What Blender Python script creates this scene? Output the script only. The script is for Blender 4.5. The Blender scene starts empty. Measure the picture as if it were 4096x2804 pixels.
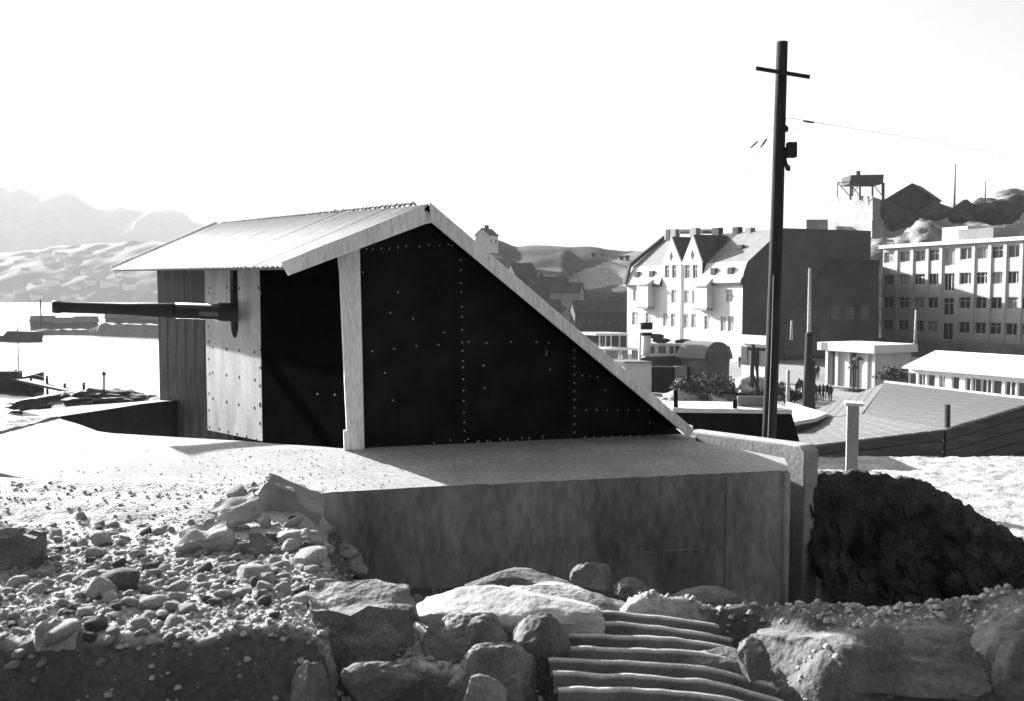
import bpy, bmesh, math, random
from mathutils import Vector, Matrix, noise
random.seed(7)
R = math.radians
scene = bpy.context.scene
# ------------------------------------------------------------------ camera
F = 3600.0; CX, CY = 2048.0, 1402.0; EYE = 1.7
PITCH = math.atan(212.0 / F)
cam_d = bpy.data.cameras.new("Camera"); cam = bpy.data.objects.new("Camera", cam_d)
scene.collection.objects.link(cam)
cam.location = (0, 0, EYE); cam.rotation_euler = (math.pi / 2 - PITCH, 0, 0)
cam_d.sensor_width = 36; cam_d.lens = 36 * F / 4096
cam_d.clip_start = .1; cam_d.clip_end = 60000
cam_d.dof.use_dof = True; cam_d.dof.focus_distance = 14; cam_d.dof.aperture_fstop = 2.8
scene.camera = cam
# ------------------------------------------------------------------ sky, sun, exposure
AZ, EL = R(48), R(18.3)                       # sun: far left, behind the gun house
SUN = Vector((-math.cos(AZ) * math.cos(EL), math.sin(AZ) * math.cos(EL), math.sin(EL)))
world = bpy.data.worlds.new("World"); scene.world = world; world.use_nodes = True
wn = world.node_tree; wn.nodes.clear()
sky = wn.nodes.new('ShaderNodeTexSky'); sky.sky_type = 'NISHITA'; sky.sun_disc = False
sky.sun_elevation = EL; sky.sun_rotation = math.atan2(SUN.x, SUN.y)
sky.air_density = 1.0; sky.dust_density = 8.0; sky.ozone_density = 1.0
bw = wn.nodes.new('ShaderNodeRGBToBW')       # black and white film
bg = wn.nodes.new('ShaderNodeBackground'); bg.inputs[1].default_value = 0.05
wo = wn.nodes.new('ShaderNodeOutputWorld')
wn.links.new(sky.outputs[0], bw.inputs[0]); wn.links.new(bw.outputs[0], bg.inputs[0]); wn.links.new(bg.outputs[0], wo.inputs[0])
sd = bpy.data.lights.new("Sun", 'SUN'); sd.energy = 5.0; sd.angle = R(0.5); sd.color = (1, .99, .98)
so = bpy.data.objects.new("Sun", sd); scene.collection.objects.link(so)
so.rotation_euler = SUN.to_track_quat('Z', 'Y').to_euler()
vs = scene.view_settings; vs.view_transform = 'Standard'; vs.look = 'None'; vs.gamma = 1; vs.use_curve_mapping = False
vs.exposure = 2.62

# ------------------------------------------------------------------ helpers
C = scene.collection
_c, _s = math.cos(PITCH), math.sin(PITCH)
def ray(px, py):
    a = (px - CX) / F; b = (CY - py) / F
    return Vector((a, _c + b * _s, -_s + b * _c))
def P(px, py, D):
    d = ray(px, py); t = D / d.y
    return Vector((d.x * t, D, EYE + d.z * t))
def Zp(px, py, z):
    d = ray(px, py); t = (z - EYE) / d.z
    return Vector((d.x * t, d.y * t, z))
def PL(px, py, o, n):
    d = ray(px, py); e = Vector((0, 0, EYE)); t = (o - e).dot(n) / d.dot(n)
    return e + d * t
def mk(col, rough=.85, var=.25, scale=3.0, bump=0.0, bscale=25.0, stretch=(1, 1, 1), spec=.06, metal=0.0, fine=.12):
    m = bpy.data.materials.new("m"); m.use_nodes = True; nt = m.node_tree; N = nt.nodes; L = nt.links
    b = N['Principled BSDF']; b.inputs['Roughness'].default_value = rough; b.inputs['Metallic'].default_value = metal
    b.inputs['Specular IOR Level'].default_value = spec
    tc = N.new('ShaderNodeTexCoord'); mp = N.new('ShaderNodeMapping'); mp.inputs['Scale'].default_value = stretch
    L.new(tc.outputs['Object'], mp.inputs[0])
    n1 = N.new('ShaderNodeTexNoise'); n1.inputs['Scale'].default_value = scale; n1.inputs['Detail'].default_value = 6
    n2 = N.new('ShaderNodeTexNoise'); n2.inputs['Scale'].default_value = scale * 14; n2.inputs['Detail'].default_value = 4
    L.new(mp.outputs[0], n1.inputs[0]); L.new(mp.outputs[0], n2.inputs[0])
    r1 = N.new('ShaderNodeMapRange'); r1.inputs[1].default_value = .3; r1.inputs[2].default_value = .7
    r1.inputs[3].default_value = col * (1 - var); r1.inputs[4].default_value = col * (1 + var)
    r2 = N.new('ShaderNodeMapRange'); r2.inputs[1].default_value = .3; r2.inputs[2].default_value = .7
    r2.inputs[3].default_value = 1 - fine; r2.inputs[4].default_value = 1 + fine
    L.new(n1.outputs[0], r1.inputs[0]); L.new(n2.outputs[0], r2.inputs[0])
    mu = N.new('ShaderNodeMath'); mu.operation = 'MULTIPLY'; L.new(r1.outputs[0], mu.inputs[0]); L.new(r2.outputs[0], mu.inputs[1])
    L.new(mu.outputs[0], b.inputs['Base Color'])
    if bump:
        n3 = N.new('ShaderNodeTexNoise'); n3.inputs['Scale'].default_value = bscale; n3.inputs['Detail'].default_value = 8
        L.new(mp.outputs[0], n3.inputs[0])
        bp = N.new('ShaderNodeBump'); bp.inputs['Strength'].default_value = 1; bp.inputs['Distance'].default_value = bump
        L.new(n3.outputs[0], bp.inputs['Height']); L.new(bp.outputs[0], b.inputs['Normal'])
    return m
M = dict(
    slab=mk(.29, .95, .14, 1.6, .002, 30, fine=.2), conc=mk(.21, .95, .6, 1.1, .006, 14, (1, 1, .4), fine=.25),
    conc_l=mk(0.27, .95, .25, 2, .004, 20), tar=mk(.014, .9, .35, 2.5, .003, 12, spec=.0), tar2=mk(0.002, .95, .3, 4, .002, 20, spec=.0),
    wood=mk(0.7, .85, .18, 3, .003, 9, (1, 1, .2), fine=.2), plank=mk(0.13, .85, .4, 4, .004, 8, (3, 3, .25), fine=.25),
    plate=mk(0.2, .6, .4, 1.6, .002, 8, (1, 1, .5), fine=.2), rivet=mk(.035, .6, .1), nail=mk(.42, .45, .1),
    gun=mk(.02, .55, .25, 5, spec=.3), gunl=mk(.16, .4, .2, 6, spec=.5), roof=mk(0.46, .8, .06, 2, .002, 20),
    ground=mk(0.3, .95, .28, 1.8, .02, 30, fine=.3), soil=mk(.042, .98, .85, 2.2, .03, 18, fine=.3),
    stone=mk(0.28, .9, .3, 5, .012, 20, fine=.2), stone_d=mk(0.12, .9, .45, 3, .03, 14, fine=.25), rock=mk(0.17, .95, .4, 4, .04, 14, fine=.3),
    rock_l=mk(0.34, .95, .25, 3, .02, 12, fine=.3), iron=mk(0.19, .6, .3, 4, .003, 30, fine=.2),
    black=mk(.012, .95, .2, spec=.08), polew=mk(.03, .9, .4, 6, .004, 10, (4, 4, .3)), polel=mk(.3, .8, .2),
    white=mk(0.55, .8, .08, .4, fine=.05), cream=mk(0.5, .8, .1, .3, fine=.06), grey=mk(0.2, .85, .15, .3, fine=.08), dgrey=mk(0.06, .9, .2, .25, fine=.1),
    slate=mk(0.05, .85, .25, .5, fine=.15), lroof=mk(0.17, .8, .12, .6, fine=.1), mroof=mk(0.5, .7, .06, .6), pane=mk(.045, .15, .4, .5, spec=.5),
    paneL=mk(.22, .25, .35, .8, spec=.5), trim=mk(0.4, .8, .1), barnr=mk(0.125, .8, .22, .8, .01, 6, (.3, 3, 1), fine=.2), barnw=mk(0.06, .9, .35, .9, .01, 5, (.3, .3, 5), fine=.25),
    town=mk(0.21, .95, .15, .12, fine=.15), heath=mk(0.055, .98, .35, .06, fine=.3), quarry=mk(.22, .95, .25, .08, fine=.25), bwall=mk(.38, .85, .12, .25, fine=.08), rock_h=mk(.18, .95, .5, .25, .3, .8, fine=.4), hill=mk(.12, 1, .3, .002, fine=.2),
    bunk=mk(.2, .95, .3, .3, fine=.3),
    dirt=mk(.12, .98, .45, 2.5, .03, 16, fine=.3),
    shore=mk(0.05, 1, .3, .006, fine=.2),
    cloth=mk(.03, .9, .3), skin=mk(.35, .7, .1), leaf=mk(.05, .8, .5, 2), boat=mk(.04, .7, .3), bank=mk(0.11, .95, .3, .4, .02, 10, fine=.3))
wm = bpy.data.materials.new("water"); wm.use_nodes = True
_b = wm.node_tree.nodes['Principled BSDF']; _b.inputs['Base Color'].default_value = (.05, .05, .05, 1); _b.inputs['Roughness'].default_value = .22
_n = wm.node_tree.nodes.new('ShaderNodeTexNoise'); _n.inputs['Scale'].default_value = .6; _n.inputs['Detail'].default_value = 5
_t = wm.node_tree.nodes.new('ShaderNodeTexCoord'); wm.node_tree.links.new(_t.outputs['Object'], _n.inputs[0])
_p = wm.node_tree.nodes.new('ShaderNodeBump'); _p.inputs['Distance'].default_value = .25; _p.inputs['Strength'].default_value = .6
wm.node_tree.links.new(_n.outputs[0], _p.inputs['Height']); wm.node_tree.links.new(_p.outputs[0], _b.inputs['Normal'])
M['water'] = wm

def tag(o, label, cat, group=None):
    o['label'] = label; o['category'] = cat
    if group: o['group'] = group
    return o
def struct(o): o['kind'] = 'structure'; return o
def thing(name, label, cat, loc=(0, 0, 0), group=None):
    o = bpy.data.objects.new(name, None); C.objects.link(o); o.location = loc; o.empty_display_size = .2
    return tag(o, label, cat, group)
def obj(name, bm, m, parent=None, smooth=False):
    """bm holds world coordinates; origin stays at world origin of mesh data, recentred on its box centre bottom"""
    bmesh.ops.recalc_face_normals(bm, faces=bm.faces)
    vs_ = [v.co for v in bm.verts]
    c = Vector(((min(v.x for v in vs_) + max(v.x for v in vs_)) / 2, (min(v.y for v in vs_) + max(v.y for v in vs_)) / 2, min(v.z for v in vs_)))
    for v in bm.verts: v.co -= c
    me = bpy.data.meshes.new(name); bm.to_mesh(me); bm.free()
    for mm in (m if isinstance(m, (list, tuple)) else [m]): me.materials.append(M[mm] if isinstance(mm, str) else mm)
    if smooth:
        for p in me.polygons: p.use_smooth = True
    return place(name, me, c, parent)
WL = {}
def place(name, me, c, parent=None, mat3=None):
    o = bpy.data.objects.new(name, me); C.objects.link(o)
    base = Vector((0, 0, 0))
    if parent is not None:
        o.parent = parent; base = WL.get(parent.name, Vector(parent.location))
    o.location = Vector(c) - base
    if mat3 is not None: o.rotation_euler = mat3.to_euler()
    WL[o.name] = Vector(c)
    return o
def B(): return bmesh.new()
def hexa(bm, p):          # 8 corners: 0-3 bottom loop, 4-7 top loop
    v = [bm.verts.new(q) for q in p]
    for f in ((3, 2, 1, 0), (4, 5, 6, 7), (0, 1, 5, 4), (1, 2, 6, 5), (2, 3, 7, 6), (3, 0, 4, 7)): bm.faces.new([v[i] for i in f])
UP = Vector((0, 0, 1))
def fbox(bm, o, u, v, a0, a1, b0, b1, c0, c1, w=UP):   # box in a frame (o; u, v, w)
    q = lambda a, b, c: o + u * a + v * b + w * c
    hexa(bm, [q(a0, b0, c0), q(a1, b0, c0), q(a1, b1, c0), q(a0, b1, c0), q(a0, b0, c1), q(a1, b0, c1), q(a1, b1, c1), q(a0, b1, c1)])
def prism(bm, pts, vec):  # extrude polygon pts by vec
    a = [bm.verts.new(p) for p in pts]; b = [bm.verts.new(Vector(p) + vec) for p in pts]; n = len(pts)
    bm.faces.new(a); bm.faces.new(b[::-1])
    for i in range(n): bm.faces.new([a[i], b[i], b[(i + 1) % n], a[(i + 1) % n]])
def tube(bm, pts, radii, seg=12, cap=True):
    rings = []
    for i, p in enumerate(pts):
        p = Vector(p); d = (Vector(pts[min(i + 1, len(pts) - 1)]) - Vector(pts[max(i - 1, 0)])).normalized()
        a = d.cross(UP if abs(d.z) < .9 else Vector((1, 0, 0))).normalized(); b = d.cross(a)
        r = radii[i] if isinstance(radii, (list, tuple)) else radii
        rings.append([bm.verts.new(p + a * r * math.cos(2 * math.pi * k / seg) + b * r * math.sin(2 * math.pi * k / seg)) for k in range(seg)])
    for i in range(len(rings) - 1):
        for k in range(seg): bm.faces.new([rings[i][k], rings[i][(k + 1) % seg], rings[i + 1][(k + 1) % seg], rings[i + 1][k]])
    if cap: bm.faces.new(rings[0]); bm.faces.new(rings[-1][::-1])
def smooth(a, b, x):
    t = max(0, min(1, (x - a) / (b - a))); return t * t * (3 - 2 * t)
def fbm(x, y, z=0, oct=4):
    s, a = 0, .5
    for i in range(oct): s += a * noise.noise(Vector((x, y, z))); x *= 2.07; y *= 2.07; z *= 2.07; a *= .5
    return s
def bevel(o, w, seg=2):
    md = o.modifiers.new('b', 'BEVEL'); md.width = w; md.segments = seg; md.limit_method = 'ANGLE'; return o

# ================================================================== SETTING
# ---- sea
bm = B(); s_ = 30000
for q in ((-s_, -200), (s_, -200), (s_, s_), (-s_, s_)): bm.verts.new((q[0], q[1], -10))
bm.faces.new(bm.verts); struct(obj('sea', bm, 'water'))
# ---- near ground (height field)
def slabz(y): return -.08 * max(0, 10 - max(y, 7.4))
def hnear(x, y):
    n = .05 * fbm(x * 1.6, y * 1.6, 3) + .035 * fbm(x * 5, y * 5, 9) + .012 * noise.noise(Vector((x * 18, y * 18, 2)))
    left = slabz(y) + .035 + .05 * smooth(6.6, 5.0, y) - .1 * smooth(8.5, 9.3, y) * smooth(-6.6, -5.8, x)
    ed = (x + 2.02) * .97 + (y - 8.3) * .25 + .14 * fbm(x * 2, y * 2, 5)  # signed distance past the rubble edge
    fl = -1.1 - .55 * smooth(-.8, 2.4, x)
    tr = smooth(0, .75, ed) * smooth(5.45, 6.9, y - .12 * fbm(x * 2, 1, 4))
    z = left * (1 - tr) + fl * tr
    if y < 7.7:
        crest = -.13 - .17 * smooth(-.85, -.6, x) * smooth(.9, .5, x) - .07 * smooth(.8, 1.6, x) + .12 * smooth(2.6, 3.1, x) - .5 * smooth(-1.05, -.95, x) * smooth(-.62, -.75, x) * smooth(5.9, 5.2, y)
        z = z * (1 - smooth(-1.3, -.8, x)) + smooth(-1.3, -.8, x) * (crest * (1 - smooth(5.4, 7.7, y) ** .8) + fl * smooth(5.4, 7.7, y) ** .8)
    z += -.75 * smooth(4.8, 4.35, y + .3 * fbm(x * 1.3, 7, 1)) * smooth(2.6, 3.6, y)
    z -= .30 * smooth(.0, .25, x) * smooth(1.75, 1.4, x) * smooth(5.62, 5.4, y)
    z += n * (1 + .8 * (y < 6))
    if x > 3.0: z = z * (1 - smooth(3.0, 3.7, x) * smooth(9.6, 10.4, y)) + smooth(3.0, 3.7, x) * smooth(9.6, 10.4, y) * (-1.22 + n)
    # away from the platform to the left and behind
    z += -9.5 * smooth(-8.2 + .5 * fbm(y, 2), -13, x) - 9.5 * smooth(12.6, 15.4, y) * smooth(-4.9, -6.6, x)
    if -6.4 < x < 3.3 and y > 8.9: z = min(z, -1.1)
    return z
def grid(x0, x1, y0, y1, nx, ny, h):
    bm = B(); V = [[bm.verts.new((x0 + (x1 - x0) * i / nx, y0 + (y1 - y0) * j / ny, h(x0 + (x1 - x0) * i / nx, y0 + (y1 - y0) * j / ny))) for i in range(nx + 1)] for j in range(ny + 1)]
    for j in range(ny):
        for i in range(nx): bm.faces.new([V[j][i], V[j][i + 1], V[j + 1][i + 1], V[j + 1][i]])
    return bm
bm = grid(-13, 13, .5, 16.4, 560, 342, hnear)
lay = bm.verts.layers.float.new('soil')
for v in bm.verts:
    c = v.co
    v[lay] = max(smooth(4.9, 4.62, c.y + .3 * fbm(c.x * 1.3, 7, 1)), smooth(-.32, -.55, c.z) * smooth(9.6, 9.0, c.y) * smooth(6.5, 5.5, c.x) , .75 * smooth(1.0, 1.4, c.x) * smooth(6.5, 6.1, c.y))  # dug soil on the bank; trench and right ridge darkened for their shade
for f in bm.faces: f.smooth = True
gm = mk(.31, .95, .28, 1.8, .02, 30, fine=.3); M['ground'] = gm
nt = gm.node_tree; at = nt.nodes.new('ShaderNodeAttribute'); at.attribute_name = 'soil'  # soil mask, which also carries the painted shade of the trench
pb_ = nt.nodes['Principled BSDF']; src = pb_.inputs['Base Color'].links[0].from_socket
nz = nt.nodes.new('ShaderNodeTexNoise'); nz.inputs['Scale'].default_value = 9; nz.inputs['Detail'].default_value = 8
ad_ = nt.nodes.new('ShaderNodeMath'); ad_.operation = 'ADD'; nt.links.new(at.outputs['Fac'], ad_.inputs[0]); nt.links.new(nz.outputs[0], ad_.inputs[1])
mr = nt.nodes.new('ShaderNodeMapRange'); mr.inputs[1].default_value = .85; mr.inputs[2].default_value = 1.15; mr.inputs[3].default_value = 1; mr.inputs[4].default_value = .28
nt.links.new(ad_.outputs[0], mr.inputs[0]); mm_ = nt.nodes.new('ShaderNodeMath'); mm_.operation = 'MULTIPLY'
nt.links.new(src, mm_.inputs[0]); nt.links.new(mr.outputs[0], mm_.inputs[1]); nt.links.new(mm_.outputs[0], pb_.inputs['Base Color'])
struct(obj('ground', bm, 'ground'))
# ---- land falling to the town, town square
def hland(x, y):
    z = -1.32 - 2.1 * smooth(16.0, 19, y) - 4.9 * smooth(32, 58, y) + .05 * fbm(x * .5, y * .5, 2)
    z -= 9 * smooth(-7 + (y - 16) * .22, -14 + (y - 16) * .2, x)
    return z
struct(obj('town_ground', grid(-70, 190, 16.0, 330, 130, 157, hland), 'town', smooth=True))
# ---- hill behind the harbour, with a dark scarp and a bare quarry
def hmid(x, y):
    px = CX + F * x / y
    edge = 300 + 10 * fbm(px * .004, 3)
    top = 9.5 - 5.5 * smooth(2250, 2310, px) + 2 * fbm(px * .01, 8)
    z = -9 + (top + 9) * smooth(edge, edge + 16, y)
    prof = 24.5 + 1.2 * fbm(px * .006, 5) + 3 * smooth(2080, 1960, px) - 2.5 * smooth(2300, 2560, px)
    z += (prof - top) * smooth(edge + 16, 405, y) ** .8
    z += 1.2 * fbm(x * .06, y * .06, 4)
    return z - 14 * smooth(-12, -45, x)
bm = grid(-60, 110, 285, 420, 110, 80, hmid)
for f in bm.faces:
    c = f.calc_center_median(); px = CX + F * c.x / c.y; py = 1190 - (c.z - EYE) * F / c.y
    lim = 1150 + 8 * math.sin(px * .03)
    if px > 2268 + (1150 - py) * -.25 + 14 * fbm(px * .02, py * .02) and py < lim and py > 1110 - (px - 2270) * .40 + 14 * fbm(py * .03, px * .02): f.material_index = 1
    f.smooth = True
struct(obj('quarry_hill', bm, ['heath', 'quarry']))
# ---- rocky hill behind the town
def hright(x, y):
    px = CX + F * x / y
    prof = 17 + 6.5 * smooth(3460, 3700, px) + 5 * smooth(3760, 4050, px) + 2.2 * fbm(px * .015, 2) 
    z = -8.5 + (prof + 8.5) * smooth(165, 232, y + 10 * fbm(x * .05, 1))
    return z + (2.6 * fbm(x * .12, y * .12, 6) + 1.1 * noise.noise(Vector((x * .4, y * .4, 1)))) * smooth(170, 185, y) - 26 * smooth(72, 52, x)
struct(obj('rocky_hill', grid(48, 190, 160, 300, 120, 110, hright), 'rock_h', smooth=True))
# ---- far shore and mountains
def ridge_mesh(name, prof, D0, D1, rough, mname, base=-12, n=160):
    bm = B(); rows = 14; V = []
    x0, x1 = prof[0][0], prof[-1][0]
    for j in range(rows + 1):
        t = j / rows; D = D0 + (D1 - D0) * t; row = []
        for i in range(n + 1):
            px = x0 + (x1 - x0) * i / n
            k = 0
            while k < len(prof) - 2 and prof[k + 1][0] < px: k += 1
            w = (px - prof[k][0]) / (prof[k + 1][0] - prof[k][0]); w = w * w * (3 - 2 * w)
            py = prof[k][1] * (1 - w) + prof[k + 1][1] * w
            zt = EYE + (1190 - py) * D1 / F
            x = (px - CX) / F * D1
            z = base + (zt - base) * (t ** .85)
            z += rough * (zt - base) * fbm(px * .012, t * 3, 2) * math.sin(math.pi * min(t, .999)) + rough * .25 * (zt - base) * fbm(px * .05, t * 9, 5) * t
            row.append(bm.verts.new((x, D + .04 * D * fbm(px * .01, 1, j), z)))
        V.append(row)
    last = V[-1]; V.append([bm.verts.new((v.co.x, v.co.y * 1.25, base)) for v in last])
    for j in range(len(V) - 1):
        for i in range(n): bm.faces.new([V[j][i], V[j][i + 1], V[j + 1][i + 1], V[j + 1][i]])
    return struct(obj(name, bm, mname, smooth=True))
ridge_mesh('mountains', [(-900, 760), (-500, 800), (-200, 740), (0, 752), (90, 756), (180, 786), (230, 784), (290, 772), (340, 800), (400, 832), (480, 830), (570, 848), (650, 836), (730, 846), (800, 896), (900, 940), (1100, 1000), (1400, 1060), (1800, 1100), (2600, 1140)], 3700, 4700, .22, 'hill')
shore = ridge_mesh('far_shore', [(-900, 1060), (-300, 1040), (0, 1014), (160, 1000), (280, 984), (450, 972), (600, 966), (760, 975), (1000, 1000), (1500, 1080), (2000, 1150)], 2230, 2900, .014, 'shore')

# ================================================================== GUN PLATFORM (concrete)
A_ = Zp(1390, 1796, 0)
def lerp_(a, b, t): return a + (b - a) * t
def S(px, py):
    k = (py - 1190) / F; D = (EYE + .8) / (k + .08)
    if D > 10: D = EYE / k
    return Vector(((px - CX) / F * D, D, slabz(D)))
front = [S(1190, 1980), S(1330, 1976), S(1560, 1962), S(1775, 1950), S(2300, 1926), S(2800, 1903), S(3166, 1886)]
_f = []
for i in range(len(front) - 1):
    for k in range(14): _f.append(lerp_(front[i], front[i + 1], k / 14))
_f.append(front[-1]); front0 = front
front = [p + Vector((0, .012 * noise.noise(Vector((p.x * 5, 1, 2))) + .02 * fbm(p.x * 1.2, 4), .010 * noise.noise(Vector((p.x * 7, 5, 2))) - .02 * max(0, noise.noise(Vector((p.x * 3.1, 9, 2))) - .3))) for p in _f]
back = [S(3150, 1838), S(2790, 1768), Vector((2.4, 11.9, 0)), Vector((1.2, 15.8, 0)), Vector((-1.2, 15.2, 0)), Vector((-1.95, 10.6, 0))]
pit = [A_, S(1280, 1790), S(1130, 1781), S(960, 1767), S(700, 1752), S(440, 1736), S(380, 1728), S(300, 1698), S(205, 1671)]
leftb = [S(40, 1680), S(-150, 1700), S(-240, 1850), S(200, 1945), S(700, 1975), S(1050, 1990)]
bm = B(); loop = front + back + pit + leftb
top = [bm.verts.new(p) for p in loop]; bot = [bm.verts.new((p.x, p.y, -2.3)) for p in loop]
n = len(loop)
from mathutils.geometry import delaunay_2d_cdt
ins = [Vector((x * .25 - 7, y * .25 + 8)) for x in range(48) for y in range(36)]
cd = delaunay_2d_cdt([p.to_2d() for p in loop] + ins, [], [list(range(n))], 1, 1e-4)
def ztop(q): return slabz(q.y) + .006 * fbm(q.x * 1.3, q.y * 1.3, 3)
tv = []
for q, og in zip(cd[0], cd[3]):
    ids = [k for k in og if k < n]
    tv.append(top[ids[0]] if ids else bm.verts.new((q.x, q.y, ztop(q))))
for tri in cd[2]:
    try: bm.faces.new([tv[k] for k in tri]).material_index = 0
    except ValueError: pass
for i in range(n):
    ff = bm.faces.new([top[i], bot[i], bot[(i + 1) % n], top[(i + 1) % n]]); ff.material_index = 1  # side faces in darker concrete than the top, standing for their shade
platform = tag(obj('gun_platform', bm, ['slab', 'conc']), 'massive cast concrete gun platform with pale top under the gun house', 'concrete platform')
for v_ in [v for v in platform.data.vertices if False]: pass
# vertical pilaster line and corner edge drawn pale for the light on it
fd = (front0[6] - front0[4]).normalized(); fn = Vector((fd.y, -fd.x, 0)).normalized()
for px0, px1, pr in ((2905, 2930, .012),):
    bm = B(); a = PL(px0, 2000, front0[5], fn); b = PL(px1, 2000, front0[5], fn)
    hexa(bm, [Vector((q.x, q.y, z)) + fn * k for z in (-2.2, -.12) for q, k in ((a, -.02), (b, -.02), (b, pr), (a, pr))])
    obj('formwork_joint', bm, 'conc', platform)
bm = B(); a = PL(2560, 2000, front0[5], fn); b = PL(2903, 2000, front0[5], fn)
hexa(bm, [Vector((q.x, q.y, z + (q.x - a.x) * .02)) + fn * k for z in (-.86, -.845) for q, k in ((a, -.02), (b, -.02), (b, .006), (a, .006))]); obj('formwork_joint', bm, 'conc', platform)
bm = B(); cpt = Vector((front0[6].x, front0[6].y, 0)); tube(bm, [cpt + Vector((-.02, -.005, -2.2)), cpt + Vector((-.02, -.005, front0[6].z - .03))], .035, 10)
obj('corner_lit_edge', bm, 'conc_l', platform, True)  # chamfered corner; its paler concrete stands for the light it catches

# parapet returning from the foot of the long roof slope to the right corner
pa = P(2745, 1722, 11.05); pb = P(3222, 1786, 9.62)
pd = (Vector((pb.x, pb.y, 0)) - Vector((pa.x, pa.y, 0))).normalized(); pn = Vector((-pd.y, pd.x, 0))
if pn.y < 0: pn = -pn
L_ = (Vector((pb.x, pb.y, 0)) - Vector((pa.x, pa.y, 0))).length
bm = B(); o0 = Vector((pa.x, pa.y, 0)); prof = [(0, -2.2), (0, pa.z)]
for k in range(7):
    t = k / 6 * math.pi / 2; prof.append((L_ - .1 + .1 * math.sin(t), pb.z - .1 + .1 * math.cos(t)))
prof.append((L_, -2.2))
prism(bm, [o0 + pd * a + UP * z for a, z in prof], pn * .24)
par = tag(obj('parapet_wall', bm, 'conc_l'), 'low concrete parapet with rounded corner beside the foot of the long roof slope', 'parapet'); bevel(par, .02, 2)

# far side of the gun pit
pf = [P(205, 1671, 12.72), P(330, 1652, 14.0), P(450, 1634, 15.4), P(560, 1616, 16.5), P(655, 1605, 17.4), P(760, 1600, 18.4)]
pg_ = [P(90, 1645, 13.8), P(330, 1622, 15.1), P(450, 1614, 16.5), P(560, 1606, 17.6), P(655, 1600, 18.5), P(760, 1598, 19.4)]
bm = B()
a = [bm.verts.new(p) for p in pf]; b = [bm.verts.new(p) for p in pg_]; a2 = [bm.verts.new((p.x, p.y, -1.4)) for p in pf]; b2 = [bm.verts.new((p.x, p.y, -1.4)) for p in pg_]
for i in range(5):
    bm.faces.new([a[i], a[i + 1], b[i + 1], b[i]]).material_index = 0
    bm.faces.new([a2[i], a2[i + 1], a[i + 1], a[i]]).material_index = 1  # pit face nearly black, its shade put into the colour
    bm.faces.new([b[i], b[i + 1], b2[i + 1], b2[i]]).material_index = 1
bm.faces.new([a[0], b[0], b2[0], a2[0]]); bm.faces.new([a[5], b[5], b2[5], a2[5]])
tag(obj('pit_wall', bm, ['slab', 'slate']), 'concrete retaining wall on the seaward side of the gun pit', 'retaining wall')

# ================================================================== GUN HOUSE
G0 = Zp(1420, 1793, 0); G1 = Zp(2600, 1740, 0)
gd = (G1 - G0).normalized(); gn = Vector((gd.y, -gd.x, 0))          # gn points to the camera
def G(px, py, off=0): return PL(px, py, G0 + gn * off, gn)
house = thing('gun_house', 'black tarred gun house with asymmetric gable and pale corrugated roof', 'gun house', (-1.0, 12, 0))
# wall sheets with nail heads
def wallsheet(pts, off, m, nails):
    bm = B(); prism(bm, [G(x, y, off) for x, y in pts], -gn * .03)
    w = obj('wall_sheet', bm, m, house)
    for (x, y) in nails:
        c = G(x, y, off + .002)
        place('nail_head', nailme, c, w, nailrot)
    return w
bm = B(); bmesh.ops.create_uvsphere(bm, u_segments=8, v_segments=5, radius=.010)
for v in bm.verts: v.co.z *= .45
nailme = bpy.data.meshes.new('nail_head'); bm.to_mesh(nailme); bm.free(); nailme.materials.append(M['nail'])
nailrot = gn.to_track_quat('Z', 'Y').to_matrix()
def c2(l): return [(1000 + a * .691, 750 + b * .691) for a, b in l]
nl = c2([(675, 355), (712, 357), (760, 353), (807, 353), (857, 347), (905, 338), (980, 342), (1035, 332), (1098, 337), (1148, 330), (1170, 333), (707, 948), (835, 933), (962, 917), (1092, 910), (780, 1073), (945, 760), (655, 490), (857, 607), (812, 725), (828, 1232), (1065, 1478), (1160, 1463), (490, 1200), (390, 1195)])
nm = c2([(1219 + i * 1.4, y) for i, y in enumerate((422, 478, 553, 605, 690, 750, 825, 897, 945, 1005, 1042, 1110, 1175, 1235, 1303, 1360, 1410, 1470))] + [(1267, 893), (1370, 900), (1512, 893), (1660, 893), (1720, 950), (1350, 1030), (1263, 1457), (1325, 1468), (1375, 1466), (1448, 1458), (1493, 1460), (1575, 1450), (1617, 1450), (1695, 1443), (1125, 840), (1360, 1160)]) + [(2145, 1367), (2195, 1372), (1935, 1462), (2185, 1418), (2200, 1478)]
nr = [(2298, y) for y in range(1400, 1750, 33)] + [(x, 1500 + (x - 2310) * .1) for x in (2330, 2360, 2390)] + [(x, 1640 - (x % 7)) for x in range(2345, 2600, 42)] + [(x, 1755 - (x - 2100) * .028) for x in range(2340, 2640, 36)] + [(2420, 1560), (2600, 1690)]
nm += [(x, 1770 - (x - 1860) * .03) for x in range(1910, 2290, 52)]
wallsheet([(1385, 1800), (1385, 992), (1715, 868), (1856, 985), (1856, 1792)], .0, 'tar', nl)
wallsheet([(1846, 1792), (1846, 985), (2302, 1366), (2302, 1778)], .006, 'tar', nm)
wallsheet([(2294, 1780), (2294, 1366), (2740, 1745), (2690, 1768)], .012, 'tar', nr)
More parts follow.
